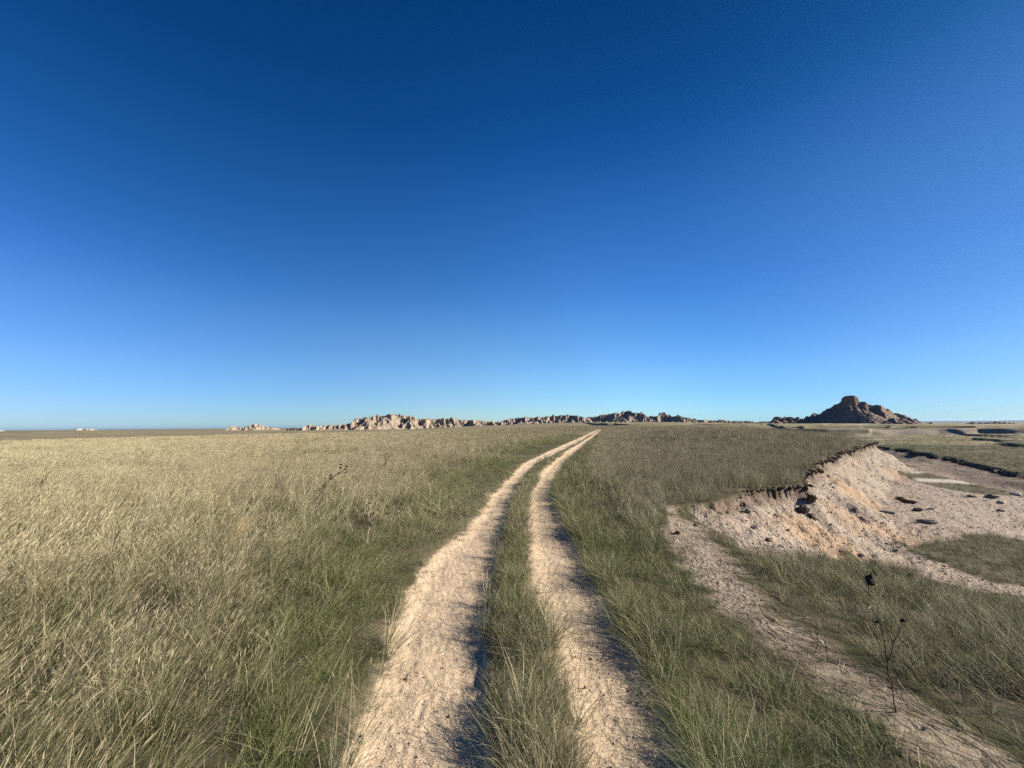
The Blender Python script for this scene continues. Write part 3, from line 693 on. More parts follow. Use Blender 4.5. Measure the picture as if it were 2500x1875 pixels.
def ground_z(x, y):
    a, b = np.array([float(x)]), np.array([float(y)]); return float(ztot(a, b, fields(a, b))[0])
def stone(name, px, py, w, h, mat, label, cat, group=None, squash=(1, .8, .5), sub=3, rough=.25, rz=0, sink=.25, tilt=(0, 0)):
    x, y = hit(px, py); z = ground_z(x, y); rng = np.random.default_rng(int(px * 7 + py))
    V, Fc = lump(rng, sub, rough, squash, 2.1); V = V / np.abs(V).max(0); V = V * np.array([w / 2, w * squash[1] / 2, h / 2])
    o = mesh_obj(name, V, Fc, mat, smooth=False); o.location = (x, y, z + h * (.5 - sink)); o.rotation_euler = (tilt[0], tilt[1], rz)
    return tag(o, label, cat, group)
ST = 'stones lying on the eroded bank'; SD = 'sod clods fallen from the bank rim'
stone('stone', 1825, 1252, .17, .16, M_STONE, 'grey angular stone propped near the upper left corner of the bare bank', 'stone', ST, (1, .6, 1), rough=.15, tilt=(.4, .2))
stone('sod_clod', 1962, 1252, .28, .32, M_SOD, 'tallest dark sod clod standing below the rim in the middle of the bank', 'sod clod', SD, (1, .8, 1), 3, .5)
stone('sod_clod', 1984, 1226, .40, .24, M_SOD, 'wide dark grassy sod clod just under the bank rim', 'sod clod', SD, (1, .7, 1), 3, .5, .4)
stone('sod_clod', 1985, 1266, .22, .2, M_SOD, 'small dark sod clod at the foot of the tallest clod', 'sod clod', SD, (1, .8, 1), 3, .5, .9)
stone('sod_clod', 2220, 1230, .6, .2, M_SOD, 'long dark sod clump lying half way across the bare clay apron', 'sod clod', SD, (1, .45, 1), 3, .5, -.6)
stone('sod_clod', 2198, 1220, .40, .18, M_SOD, 'low dark sod scrap at the upper left end of the long clump', 'sod clod', SD, (1, .5, 1), 3, .5, -.5)
stone('sod_clod', 2241, 1249, .38, .16, M_SOD, 'flat dark sod scrap below the right end of the long clump', 'sod clod', SD, (1, .5, 1), 3, .5, -.3)
stone('sod_clod', 2001, 1155, .34, .2, M_SOD, 'rounded dark clod on the bare face below the far rim', 'sod clod', SD, (1, .8, 1), 3, .4)
stone('stone', 2164, 1254, .46, .12, M_STONE, 'thin dark stone slab on the clay apron left of the larger slab', 'stone', ST, (1, .35, 1), 2, .12, -.75, tilt=(.3, 0))
stone('stone', 2263, 1277, .58, .16, M_STONE, 'largest dark stone slab lying on the pale clay apron', 'stone', ST, (1, .35, 1), 2, .12, -.45, tilt=(.3, 0))
stone('stone', 2276, 1245, .28, .14, M_PALE, 'pale rounded stone on the apron right of the sod scraps', 'stone', ST, (1, .7, 1))
stone('stone', 2420, 1216, .60, .24, M_STONE, 'dark stone near the far edge of the apron, left of the pale boulder', 'stone', ST, (1, .7, 1))
stone('stone', 2372, 1214, .38, .14, M_STONE, 'small dark flat stone near the far edge of the apron', 'stone', ST, (1, .7, 1))
stone('stone', 2480, 1209, .55, .28, M_PALE, 'pale boulder beside the grass at the far right of the apron', 'stone', ST, (1, .7, 1))
stone('stone', 2444, 1229, .42, .14, M_PALE, 'pale flat stone in front of the far dark stone on the apron', 'stone', ST, (1, .7, 1))
stone('stone', 2104, 1359, .16, .07, M_STONE, 'dark flat stone at the lower edge of the bank above the slope grass', 'stone', ST, (1, .7, 1))
stone('stone', 2194, 1337, .14, .06, M_STONE, 'small dark stone by the tip of the green grass wedge', 'stone', ST, (1, .6, 1))
stone('stone', 2165, 1328, .15, .06, M_STONE, 'small dark stone up and left of the grass wedge tip', 'stone', ST, (1, .5, 1))
stone('stone', 2160, 1345, .12, .05, M_STONE, 'tiny dark stone just left of the grass wedge tip', 'stone', ST, (1, .6, 1))
stone('stone', 2445, 1250, .34, .14, M_STONE, 'dark stone at the right edge of the apron below the pale flat stone', 'stone', ST, (1, .6, 1))
stone('sod_clod', 1878, 1322, .14, .09, M_SOD, 'small brown clod low on the left side of the bank', 'sod clod', SD, (1, .8, 1))
stone('sod_clod', 1700, 1284, .10, .07, M_SOD, 'tiny dark clod at the left tip of the bare ground', 'sod clod', SD, (1, .8, 1))
stone('sod_clod', 1655, 1305, .12, .09, M_SOD, 'dark clod beside the start of the straw strip', 'sod clod', SD, (1, .8, 1))
# chunks in the ruts
RC = 'dark bits lying in the wheel ruts'
stone('soil_chunk', 1405, 1590, .022, .016, M_SOD, 'small dark stick of soil in the right rut, left of its neighbour', 'soil chunk', RC, (1, .5, 1), 2, rz=1.4)
stone('soil_chunk', 1441, 1592, .035, .016, M_SOD, 'thin dark bit in the right rut beside a smaller one', 'soil chunk', RC, (1, .4, 1), 2, rz=-.7)
stone('soil_chunk', 1428, 1666, .022, .030, M_SOD, 'upright dark crumb near the left side of the right rut', 'soil chunk', RC, (1, .8, 1), 2)
stone('soil_chunk', 991, 1642, .032, .012, M_SOD, 'dark short stick in the middle of the left rut', 'soil chunk', RC, (1, .4, 1), 2, rz=-.8)
stone('soil_chunk', 1095, 1731, .024, .018, M_SOD, 'dark chip near the shaded side of the left rut', 'soil chunk', RC, (1, .6, 1), 2, rz=-.8)
stone('soil_chunk', 1397, 1408, .055, .03, M_SOD, 'dark pointed crumb farther up the right rut', 'soil chunk', RC, (1, .6, 1), 2, rz=-.6)

def sod_rim():
    """root-bound turf overhanging the cut, broken into lumps; one rim per cut"""
    for nm, E, t0, t1, lab, sc0, sgn in (('sod_rim', EDGE, 9.7, 16.6, 'dark crumbling sod rim overhanging the top of the near bank', .062, 1), ('sod_rim', EDGE2[::-1], 1.0, 6.6, 'dark sod rim along the top of the farther cut', .19, -1)):
        rng = np.random.default_rng(77); V = []; Fc = []
        t = t0
        while t < t1:
            i = int(t); a = t - i; x0 = lerp(E[i][0], E[i + 1][0], a); y0 = lerp(E[i][1], E[i + 1][1], a); L = math.hypot(E[i + 1][0] - E[i][0], E[i + 1][1] - E[i][1])
            nx, ny = (E[i + 1][1] - E[i][1]) / L, -(E[i + 1][0] - E[i][0]) / L
            rr = math.hypot(x0, y0); size = sc0 * rng.uniform(.4, 1.25) * (1 + rr / 60) * (min(1, .45 + (t - t0) * .25) if sgn > 0 else 1)
            if sgn > 0:    # walk to the wiggled edge s = 0
                offs = np.linspace(-.8, .8, 81); s, k, p = edge_s(x0 + nx * offs, y0 + ny * offs); j = int(np.argmin(np.abs(s - .05)))
            else:
                offs = np.linspace(-1.2, 1.2, 81); xx, yy = x0 + nx * offs, y0 + ny * offs; s = fields(xx, yy)['s2']; j = int(np.argmin(np.abs(s - .05)))
            if rng.uniform() < (.45 if (sgn > 0 and t < 11) else .68):
                x, y = x0 + nx * offs[j], y0 + ny * offs[j]; z = float(zf(np.array([x - nx * .25 * 1]), np.array([y - ny * .25]))[0]) if sgn > 0 else float(zf(np.array([x]), np.array([y]))[0])
                v, fc = lump(rng, 2, .55, (1, 1, .62), 2.4); ang = rng.uniform(0, 6.28); c, s_ = math.cos(ang), math.sin(ang)
                v = v * size; v = np.stack([v[:, 0] * c - v[:, 1] * s_, v[:, 0] * s_ + v[:, 1] * c, v[:, 2]], 1) + np.array([x + nx * rng.uniform(-.05, .14), y + ny * rng.uniform(-.05, .14), z - size * rng.uniform(.35, .95)])
                b = len(V); V += v.tolist(); Fc += [tuple(q + b for q in f_) for f_ in fc]
            t += size * .9 / L
        o = mesh_obj(nm, V, Fc, M_SOD, smooth=False); tag(o, lab, 'sod rim', kind='structure')
        del o['category']
sod_rim()

# ------------------------------------------------------------------ dead stalks
M_STALK = plain_material('dark_stalk', (.045, .03, .02), (.10, .07, .045), 60, .002)
M_PSTALK = plain_material('pale_stalk', (0.296, 0.242, 0.156), (0.429, 0.367, 0.250), 60, .002)
M_HEAD = plain_material('dry_seed_head', (.020, .014, .010), (.07, .045, .03), 120, .004, vor=True)
M_BRACT = plain_material('dry_bract', (.26, .17, .06), (.42, .30, .12), 60, .001)
def tube(V, Fc, pts, r0, r1, ns=6):
    pts = [Vector(p) for p in pts]; b = len(V); n = len(pts)
    for i, p in enumerate(pts):
        d = (pts[min(i + 1, n - 1)] - pts[max(i - 1, 0)]).normalized(); a = d.orthogonal().normalized(); c = d.cross(a); r = r0 + (r1 - r0) * i / (n - 1)
        for k in range(ns):
            t = 2 * math.pi * k / ns; V.append(tuple(p + a * math.cos(t) * r + c * math.sin(t) * r))
    for i in range(n - 1):
        for k in range(ns):
            Fc.append((b + i * ns + k, b + i * ns + (k + 1) % ns, b + (i + 1) * ns + (k + 1) % ns, b + (i + 1) * ns + k))
    Fc.append(tuple(b + k for k in range(ns))[::-1]); Fc.append(tuple(b + (n - 1) * ns + k for k in range(ns)))
def bent(p, q, rng, k=4, w=.06):
    p, q = Vector(p), Vector(q); L = (q - p).length
    return [p.lerp(q, i / k) + (Vector(rng.normal(0, w * L * .5, 3)) if 0 < i < k else Vector()) for i in range(k + 1)]
def head_mesh(rng, r):
    """drooping composite seed head: shallow cone with a domed face and ragged bracts"""
    V = [(0, 0, -.5 * r)]; Fc = []; n = 12
    for ri, zz in ((.45, -.38), (.95, -.1), (1.0, .08), (.62, .28)):
        for k in range(n):
            t = 2 * math.pi * k / n; j = 1 + rng.normal(0, .07); V.append((r * ri * math.cos(t) * j, r * ri * math.sin(t) * j, r * zz))
    V.append((0, 0, r * .34))
    for k in range(n): Fc.append((0, 1 + (k + 1) % n, 1 + k))
    for a in range(3):
        for k in range(n): Fc.append((1 + a * n + k, 1 + a * n + (k + 1) % n, 1 + (a + 1) * n + (k + 1) % n, 1 + (a + 1) * n + k))
    for k in range(n): Fc.append((1 + 3 * n + k, 1 + 3 * n + (k + 1) % n, len(V) - 1))
    return V, Fc
def bract_mesh(rng, r, n=14):
    V = []; Fc = []
    for k in range(n):
        t = 2 * math.pi * k / n + rng.normal(0, .1); L = r * rng.uniform(.45, .8); c, s = math.cos(t), math.sin(t); w = r * .13; b = len(V); z0 = -.05 * r
        V += [(c * r * .9 - s * w, s * r * .9 + c * w, z0), (c * r * .9 + s * w, s * r * .9 - c * w, z0), (c * (r * .9 + L * .6) + s * w * .7, s * (r * .9 + L * .6) - c * w * .7, z0 - L * .25), (c * (r * .9 + L), s * (r * .9 + L), z0 + rng.normal(0, .25) * L), (c * (r * .9 + L * .6) - s * w * .7, s * (r * .9 + L * .6) + c * w * .7, z0 - L * .25)]
        Fc.append((b, b + 1, b + 2, b + 3, b + 4))
    return V, Fc
def weed(base, stems, heads, label, seed, thick=.007, mat=None, group='dead flower stalks in the grass', cat='dead plant', leaves=()):
    rng = np.random.default_rng(seed); x, y = base; t = empty('dead_flower_stalk', (x, y, ground_z(x, y) - .01)); tag(t, label, cat, group)
    V = []; Fc = []
    for p, q, r0 in stems: tube(V, Fc, bent(p, q, rng), thick * r0, thick * r0 * .6)
    mesh_obj('stem', V, Fc, mat or M_STALK, t)
    for p, r, tilt in heads:
        v, fc = head_mesh(rng, r); o = mesh_obj('seed_head', v, fc, M_HEAD, t); o.location = p; o.rotation_euler = tilt
        v, fc = bract_mesh(rng, r); b = mesh_obj('bract', v, fc, M_BRACT if r > .04 else M_STALK, o, smooth=False)
    for p, L, rz in leaves:
        v = [(0, 0, 0), (L * .3, L * .16, -.02), (L * .7, L * .1, -.08 * L), (L, 0, -.3 * L), (L * .7, -L * .12, -.2 * L), (L * .3, -L * .14, -.05)]
        o = mesh_obj('withered_leaf', v, [(0, 1, 2, 3, 4, 5)], M_STALK, t); o.location = p; o.rotation_euler = (rng.normal(0, .4), rng.normal(.5, .3), rz)
    return t
def at(px, d):   # a spot on the ground under picture column px, d metres out along the view axis
    return ((px - 1250) / F_PX * d, d)
rg = random.Random(4)
def heads_on(pts, r0=.018, r1=.03): return [(p, .8 * rg.uniform(r0, r1), (rg.uniform(-.9, .9), rg.uniform(-.9, .9), 0)) for p in pts]
A_ = [(.62, .12, .74), (.66, .10, .80), (.55, .05, .78), (.47, .08, .66), (.68, .06, .68), (.36, .02, .62), (.60, -.04, .86)]
weed(at(775, 8.7), [((0, 0, 0), (.34, .04, .52), 1.2), ((.34, .04, .52), (.62, .12, .74), .9), ((.34, .04, .52), (.47, .08, .66), .6), ((.45, .06, .60), (.66, .1, .80), .6), ((.5, .08, .64), (.55, .05, .78), .6), ((.5, .08, .64), (.68, .06, .68), .6), ((.3, .03, .46), (.36, .02, .62), .6), ((.55, .05, .76), (.60, -.04, .86), .5)],
     heads_on(A_, .022, .034), 'dark leaning dead flower stalk in the straw field left of the track', 1, .009, leaves=[((.10 + .05 * i, .01 * i, .28 + .07 * i), .11, rg.uniform(0, 6)) for i in range(6)])
B_ = [(.05, 0, .90), (.10, .02, .93), (.14, .02, .82), (.12, -.02, .74), (.02, .02, .80), (.0, 0, .60), (.16, .02, .86)]
weed(at(940, 11.3), [((0, 0, 0), (.06, 0, .70), 1.2), ((.06, 0, .70), (.05, 0, .90), .7), ((.06, 0, .7), (.10, .02, .93), .6), ((.05, 0, .6), (.14, .02, .82), .6), ((.14, .02, .8), (.16, .02, .86), .5), ((.05, 0, .6), (.12, -.02, .74), .6), ((.03, 0, .6), (.02, .02, .80), .5)],
     heads_on(B_, .025, .036), 'upright dead flower stalk farthest back beside the track verge', 2, .008)
C_ = [(-.20, .02, .56), (-.02, .05, .56), (.03, .02, .60), (.09, .03, .54), (.02, -.04, .50), (.16, .02, .50), (-.03, .06, .47), (.30, .0, .45), (.06, .02, .45), (.11, -.03, .46), (-.06, .02, .51)]
weed(hit(893, 1332), [((0, 0, 0), (.05, .02, .26), 1.3), ((.05, .02, .26), (-.20, .02, .56), .9), ((.05, .02, .26), (.03, .02, .60), .7), ((.05, .02, .26), (.16, .02, .50), .8), ((.04, .02, .18), (.30, 0, .45), .7), ((.05, .02, .3), (-.02, .05, .56), .6), ((.1, .02, .38), (.09, .03, .54), .5), ((.04, .02, .4), (.02, -.04, .5), .5), ((.05, .02, .3), (-.03, .06, .47), .5), ((.1, .02, .36), (.11, -.03, .46), .5), ((.02, .03, .4), (-.06, .02, .51), .5)],
     heads_on(C_, .013, .021), 'branching pale stemmed dead plant with dark heads at the green verge', 3, .0065, M_PSTALK)
D_ = [(.10, .02, .72), (.18, .03, .78), (.02, 0, .66), (.24, .02, .80), (.08, .02, .60)]
weed(at(112, 8.2), [((0, 0, 0), (.08, .02, .55), 1.1), ((.08, .02, .55), (.18, .03, .78), .8), ((.08, .02, .55), (.10, .02, .72), .6), ((.12, .02, .62), (.24, .02, .80), .6), ((.05, .01, .5), (.02, 0, .66), .6)],
     heads_on(D_, .012, .018), 'dead flower stalk at the far left edge of the field', 4, .008, leaves=[((.06, .01, .3 + .08 * i), .09, rg.uniform(0, 6)) for i in range(3)])
E_ = [(-.03, .03, .50), (.13, .03, .505)]
weed(hit(2188, 1742), [((0, 0, 0), (.0, .01, .13), 1.0), ((0, .01, .13), (0, .02, .28), .9), ((0, .02, .28), (-.01, .03, .49), .8), ((0, .02, .28), (.12, .03, .49), .7)],
     heads_on(E_, .014, .018) + [((0, .01, .13), .013, (0, .2, 0))], 'forked dark dead stalk standing in the right foreground', 5, .0045)
weed(hit(2127, 1478), [((0, 0, 0), (.02, .03, .22), 1.0)], [((.02, -.0, .24), .052, (1.25, .1, 0)), ((.075, .0, .31), .022, (.9, .3, 0))], 'big round black seed head with yellow fringe in the slope grass', 6, .007)
weed(hit(2022, 1618), [((0, 0, 0), (.01, .02, .16), 1.0), ((.0, .01, .08), (.04, .02, .17), .7), ((.01, .02, .12), (-.02, .02, .2), .6)], heads_on([(.01, .02, .17)], .008, .01), 'thin dark twig beside the straw strip, right of a leaning one', 7, .003)
weed(hit(1990, 1592), [((0, 0, 0), (.06, .02, .15), 1.0), ((.03, .01, .08), (.03, .02, .15), .6)], heads_on([(.06, .02, .155)], .007, .009), 'thin dark twig leaning right beside the straw strip', 8, .003)
weed(hit(2098, 1532), [((0, 0, .10), (.13, .02, .17), 1.0), ((.07, .01, .13), (.14, .05, .13), .7), ((.07, .01, .13), (.13, -.03, .19), .7), ((.09, .01, .15), (.10, .0, .22), .5), ((.05, .01, .12), (.02, .04, .18), .5), ((0, 0, 0), (0, 0, .10), .6)], [], 'pale broken twig caught in the slope grass', 9, .004, M_PSTALK, cat='dead twig')
weed(hit(2246, 1580), [((0, 0, .08), (.08, .01, .11), .8), ((.08, .01, .11), (.14, .02, .17), .7), ((.05, .01, .09), (.06, .02, .07), .5), ((0, 0, 0), (0, 0, .08), .7)], [], 'curved pale dry stem rising right of the forked stalk', 10, .0038, M_PSTALK, cat='dead twig')

def tall_clump(px, py, hh, n, label, tint, seed, lean=.6, name='grass_clump', rad=.10, w=.004):
    x, y = hit(px, py); rng = np.random.default_rng(seed)
    V, Fc, hf, rn, kd = blades(rng, n, rad, .5 * hh, hh, w, lean, .18, .35, heads=.3, headl=.06, headw=.005)
    M = M_ORANGE if tint == 'orange' else M_YEL
    o = mesh_obj(name, V, Fc, M, attrs=dict(hf=hf, rnd=rn, kind=kd)); o.location = (x, y, ground_z(x, y) - .01); o.rotation_euler.z = -.5
    return tag(o, label, 'grass clump')
M_ORANGE = plain_material('rusty_straw', (.40, .25, .12), (.58, .42, .24), 30, .001)
M_YEL = plain_material('yellow_straw', (.40, .35, .17), (.60, .53, .32), 30, .001)
tall_clump(540, 1345, .62, 110, 'rusty orange clump of dry grass in the left field', 'orange', 21, .55)
tall_clump(720, 1860, .62, 7, 'few long yellow stems arching at the bottom left beside the rut', 'yellow', 22, .4, rad=.05, w=.0045)
tall_clump(20, 1850, .40, 30, 'pale flattened straw clump in the bottom left corner', 'yellow', 23, .9)

# ------------------------------------------------------------------ badlands far off
def formation(name, D, sky, zb, depth, mat, label, step=1.0, spacing=7.0, steep=1.25, seed=1, foot=True, cliffy=.45, talus=.75, terrace=3.0, extra=()):
    rng = np.random.default_rng(seed); xs = [p[0] for p in sky]; ac = math.atan((np.mean([xs[0], xs[-1]]) - 1250) / F_PX)
    eu = np.array([math.cos(ac), -math.sin(ac)]); ev = np.array([math.sin(ac), math.cos(ac)])
    U = []; Z = []
    for (px, py) in sky:
        d = ray(px, py); t = D / (d[0] * ev[0] + d[1] * ev[1]); U.append(t * (d[0] * eu[0] + d[1] * eu[1])); Z.append(EYE + t * d[2] - zb)
    U = np.array(U); Z = np.array(Z); us = np.arange(U.min() - depth * .35, U.max() + depth * .35, step); vs = np.arange(-depth * .75, depth * .5, step)
    u, v = np.meshgrid(us, vs); wu = u + depth * .05 * fbm(u / 11, v / 11, 3, seed); wv = v + depth * .05 * fbm(u / 11 + 40, v / 11, 3, seed + 1)
    H = np.full(u.shape, -2.0); skyl = lambda q: np.interp(q, U, Z, left=0, right=0)
    sp = []
    for a, b in zip(U, Z): sp.append((a, rng.normal(0, depth * .02), b * 1.0, steep * rng.uniform(.9, 1.5)))
    q = U.min()
    while q < U.max():
        b = float(skyl(q)); sp.append((q, rng.normal(0, depth * .05), b * rng.uniform(.86, .99), steep * rng.uniform(.8, 1.3)))
        if foot:
            sp.append((q + rng.normal(0, spacing), -depth * rng.uniform(.10, .25), b * rng.uniform(.5, .82), steep * rng.uniform(.6, 1.0)))
            if rng.uniform() < .8: sp.append((q + rng.normal(0, spacing), -depth * rng.uniform(.25, .5), b * rng.uniform(.2, .5), steep * rng.uniform(.45, .8)))
            if rng.uniform() < .5: sp.append((q + rng.normal(0, spacing), depth * rng.uniform(.1, .3), b * rng.uniform(.5, .9), steep))
        q += spacing * rng.uniform(.6, 1.4)
    sp += list(extra)
    for (a, b, h, k) in sp:
        if h < .5: continue
        rad = (h + 3) / k * 1.6; i0, i1 = np.searchsorted(us, [a - rad, a + rad]); j0, j1 = np.searchsorted(vs, [b - rad, b + rad])
        if i1 <= i0 or j1 <= j0: continue
        su, sv = wu[j0:j1, i0:i1] - a, wv[j0:j1, i0:i1] - b; d = np.hypot(su, sv); an = np.arctan2(sv, su)
        nf = rng.integers(5, 9); ph = rng.uniform(0, 6); fl = np.abs(np.sin(an * nf * .5 + ph + .8 * np.sin(an * 2 + ph)))
        kk = k * (1 + .38 * fl * np.clip(d / 3, 0, 1)); c = h - kk * np.where(d < h * .5 / k, d * 1.12, (h * .5 / k) * 1.12 + (d - h * .5 / k) * .82)
        H[j0:j1, i0:i1] = np.maximum(H[j0:j1, i0:i1], c)
    Zs = np.interp(us, U, np.minimum(Z, np.convolve(np.pad(Z, 1, 'edge'), [.3, .4, .3], 'valid')), left=0, right=0)[None, :]
    bay = depth * (.20 * (ridged(u / 34, u * 0 + seed, 2, seed + 5) - .55) * 2 + .055 * (ridged(u / 9 + .15 * v / 9, u * 0 + 3., 2, seed + 6) - .5) * 2)
    q = -(v + bay) - depth * .02; q = np.where(q > 0, q, 0); hc = Zs * cliffy; qc = hc / 2.4
    wall = Zs * (.86 + .12 * fbm(u / 12, v / 12, 2, seed + 7)) - np.where(q < qc, q * 2.4, hc + (q - qc) * talus) - np.clip(v - depth * .25, 0, None) * 1.4
    wall = wall - .06 * Zs * ridged(u / 7 + .3 * fbm(u / 20, v / 20, 2, 8), v / 40, 2, seed + 8) * (q > 0)
    H = np.maximum(H, wall)
    H = H - 1.0 * np.clip(H, 0, 3) / 3 * ridged(u / 3.2, v / 7, 2, seed + 9) * 1.2 + .5 * fbm(u / 2.5, v / 2.5, 2, seed + 11)
    if terrace: H = H + terrace * .13 * np.sin(2 * np.pi * (H + .8 * fbm(u / 25, v / 25, 2, seed + 3)) / terrace)
    lim = np.maximum(Zs + .8, 0); over = np.clip(H - lim, 0, None); H = H - over * .85
    H = np.maximum(H, -3)
    X = u * eu[0] + (v + D) * ev[0]; Y = u * eu[1] + (v + D) * ev[1]; V = np.stack([X.ravel(), Y.ravel(), (H + zb).ravel()], 1)
    nu, nv = len(us), len(vs); i = np.arange(nv - 1)[:, None] * nu; j = np.arange(nu - 1)[None, :]
    Q = np.stack([i + j, i + j + 1, i + nu + j + 1, i + nu + j], -1).reshape(-1, 4)
    keep = (H.ravel()[Q] > -2.4).any(1); Q = Q[keep]; used = np.unique(Q); mp = np.full(len(V), -1); mp[used] = np.arange(len(used))
    o = mesh_obj(name, V[used], mp[Q], mat, smooth=False); o['kind'] = 'structure'
    if label: o['label'] = label
    return o
M_BAD = rock_material('badland_clay', (0.300, 0.240, 0.175), (0.200, 0.152, 0.112), (0.335, 0.278, 0.212), .45, (0.088, 0.080, 0.052), (14, 30), .5)
M_BAD2 = rock_material('badland_clay_vegetated', (0.281, 0.226, 0.179), (0.195, 0.148, 0.121), (0.312, 0.261, 0.215), .45, (0.055, 0.055, 0.039), (14, 34), .5)
M_BUT = rock_material('butte_clay', (.20, .150, .118), (.150, .112, .092), (.235, .180, .145), .8, (.10, .088, .06), None, .5)
M_MESA = rock_material('chalk_mesa', (0.312, 0.276, 0.232), (0.276, 0.237, 0.197), (0.330, 0.304, 0.268), .3, (0.134, 0.125, 0.089), None, .5)
SKY_S = [(548, 1049.5), (553, 1046), (558, 1042.5), (564, 1041), (570, 1036), (574, 1040), (582, 1040.7), (590, 1043.5), (597, 1043), (605, 1038), (616, 1036), (619.6, 1031), (625, 1031.7), (636, 1035), (642, 1036), (646, 1041.6), (657, 1039.4), (666, 1042.5), (680, 1044.8), (684, 1049.5)]
SKY_A = [(722, 1049), (730, 1047), (734, 1043), (744, 1042), (752, 1037.4), (756, 1033), (761, 1038), (779, 1039), (796, 1036.5), (809, 1035), (816, 1037), (834, 1034.7), (843, 1033), (856, 1031), (863, 1025.7), (870, 1021), (874, 1016), (881, 1017.5), (886, 1021), (895, 1015.7), (911, 1013), (919, 1007.6), (928, 1012), (942, 1009.4), (951, 1007.6), (962, 1009), (973, 1008.5), (987, 1009.4), (1004, 1012), (1013, 1018.5), (1033, 1020), (1051, 1019.4), (1065, 1020.5), (1080, 1017.5), (1102, 1015.6), (1111, 1021), (1134, 1022), (1152, 1024), (1167, 1023), (1181, 1025.7), (1185, 1028.4), (1194, 1025.7), (1216, 1027.5), (1226, 1026.6), (1240, 1031)]
SKY_B = [(1212, 1032), (1225, 1028), (1235, 1023), (1246, 1019.4), (1272, 1017.6), (1282, 1014.8), (1290, 1017.5), (1302, 1018.5), (1310, 1015), (1333, 1014.8), (1351, 1010.3), (1368, 1011), (1386, 1009.4), (1409, 1011), (1424, 1016.6), (1429, 1020), (1436, 1015.7), (1451, 1013), (1460, 1014), (1467, 1010.3), (1478, 1008.5), (1487, 1008.5), (1495, 1016)]
SKY_C = [(1470, 1016), (1487, 1008.5), (1503, 1003), (1511, 1005.8), (1520, 1001), (1534, 999.8), (1541, 1002), (1549, 1005.8), (1563, 1002.5), (1570, 1007.6), (1578, 1014), (1587, 1012), (1606, 1014), (1611, 1004), (1617, 1003.5), (1623, 1004), (1628, 1010.3), (1637, 1009), (1641, 1014), (1652, 1013), (1663, 1014.8), (1679, 1018.5), (1695, 1020), (1701, 1023), (1733, 1025.7), (1746, 1026.6), (1757, 1022), (1769, 1024.8), (1787, 1026.6), (1800, 1025.7), (1814, 1028.4), (1819, 1025.7), (1825, 1028.4), (1833, 1027), (1838, 1032), (1851, 1034), (1858, 1037)]
formation('badlands_hill', 1150, SKY_S, -3.6, 60, M_BAD, 'small isolated pinnacled badland knoll left of the main ridge', 1.0, 7, 1.5, 11)
formation('badlands_ridge', 850, SKY_A, -3.6, 130, M_BAD, 'sunlit pale badland ridge with shadowed gullies left of the track', .95, 17, .95, 12, cliffy=.35)
formation('badlands_ridge', 1080, SKY_B, 6.0, 110, M_BAD2, 'low flat topped badland ridge straight ahead', 1.1, 16, 1.2, 13, cliffy=.55)
formation('badlands_ridge', 900, SKY_C, 6.0, 110, M_BAD2, 'jagged dark capped badland ridge right of the track', .95, 15, 1.15, 14, cliffy=.5)
def mesa():
    sky = [(160, 1051.5), (174, 1050.6), (181, 1046.5), (190, 1045), (228, 1045), (243, 1051.0), (250, 1051.6)]
    formation('chalk_mesa', 2600, sky, -5.5, 140, M_MESA, 'tiny flat white mesa on the left horizon', 3.0, 30, .9, 15, foot=False, terrace=0)
    formation('chalk_mesa', 2600, [(-120, 1050), (-100, 1046), (-10, 1047), (6, 1049.8), (12, 1051.5)], -5.5, 140, M_MESA, 'sliver of a white mesa cut by the left picture edge', 3.0, 30, .9, 16, foot=False, terrace=0)
mesa()

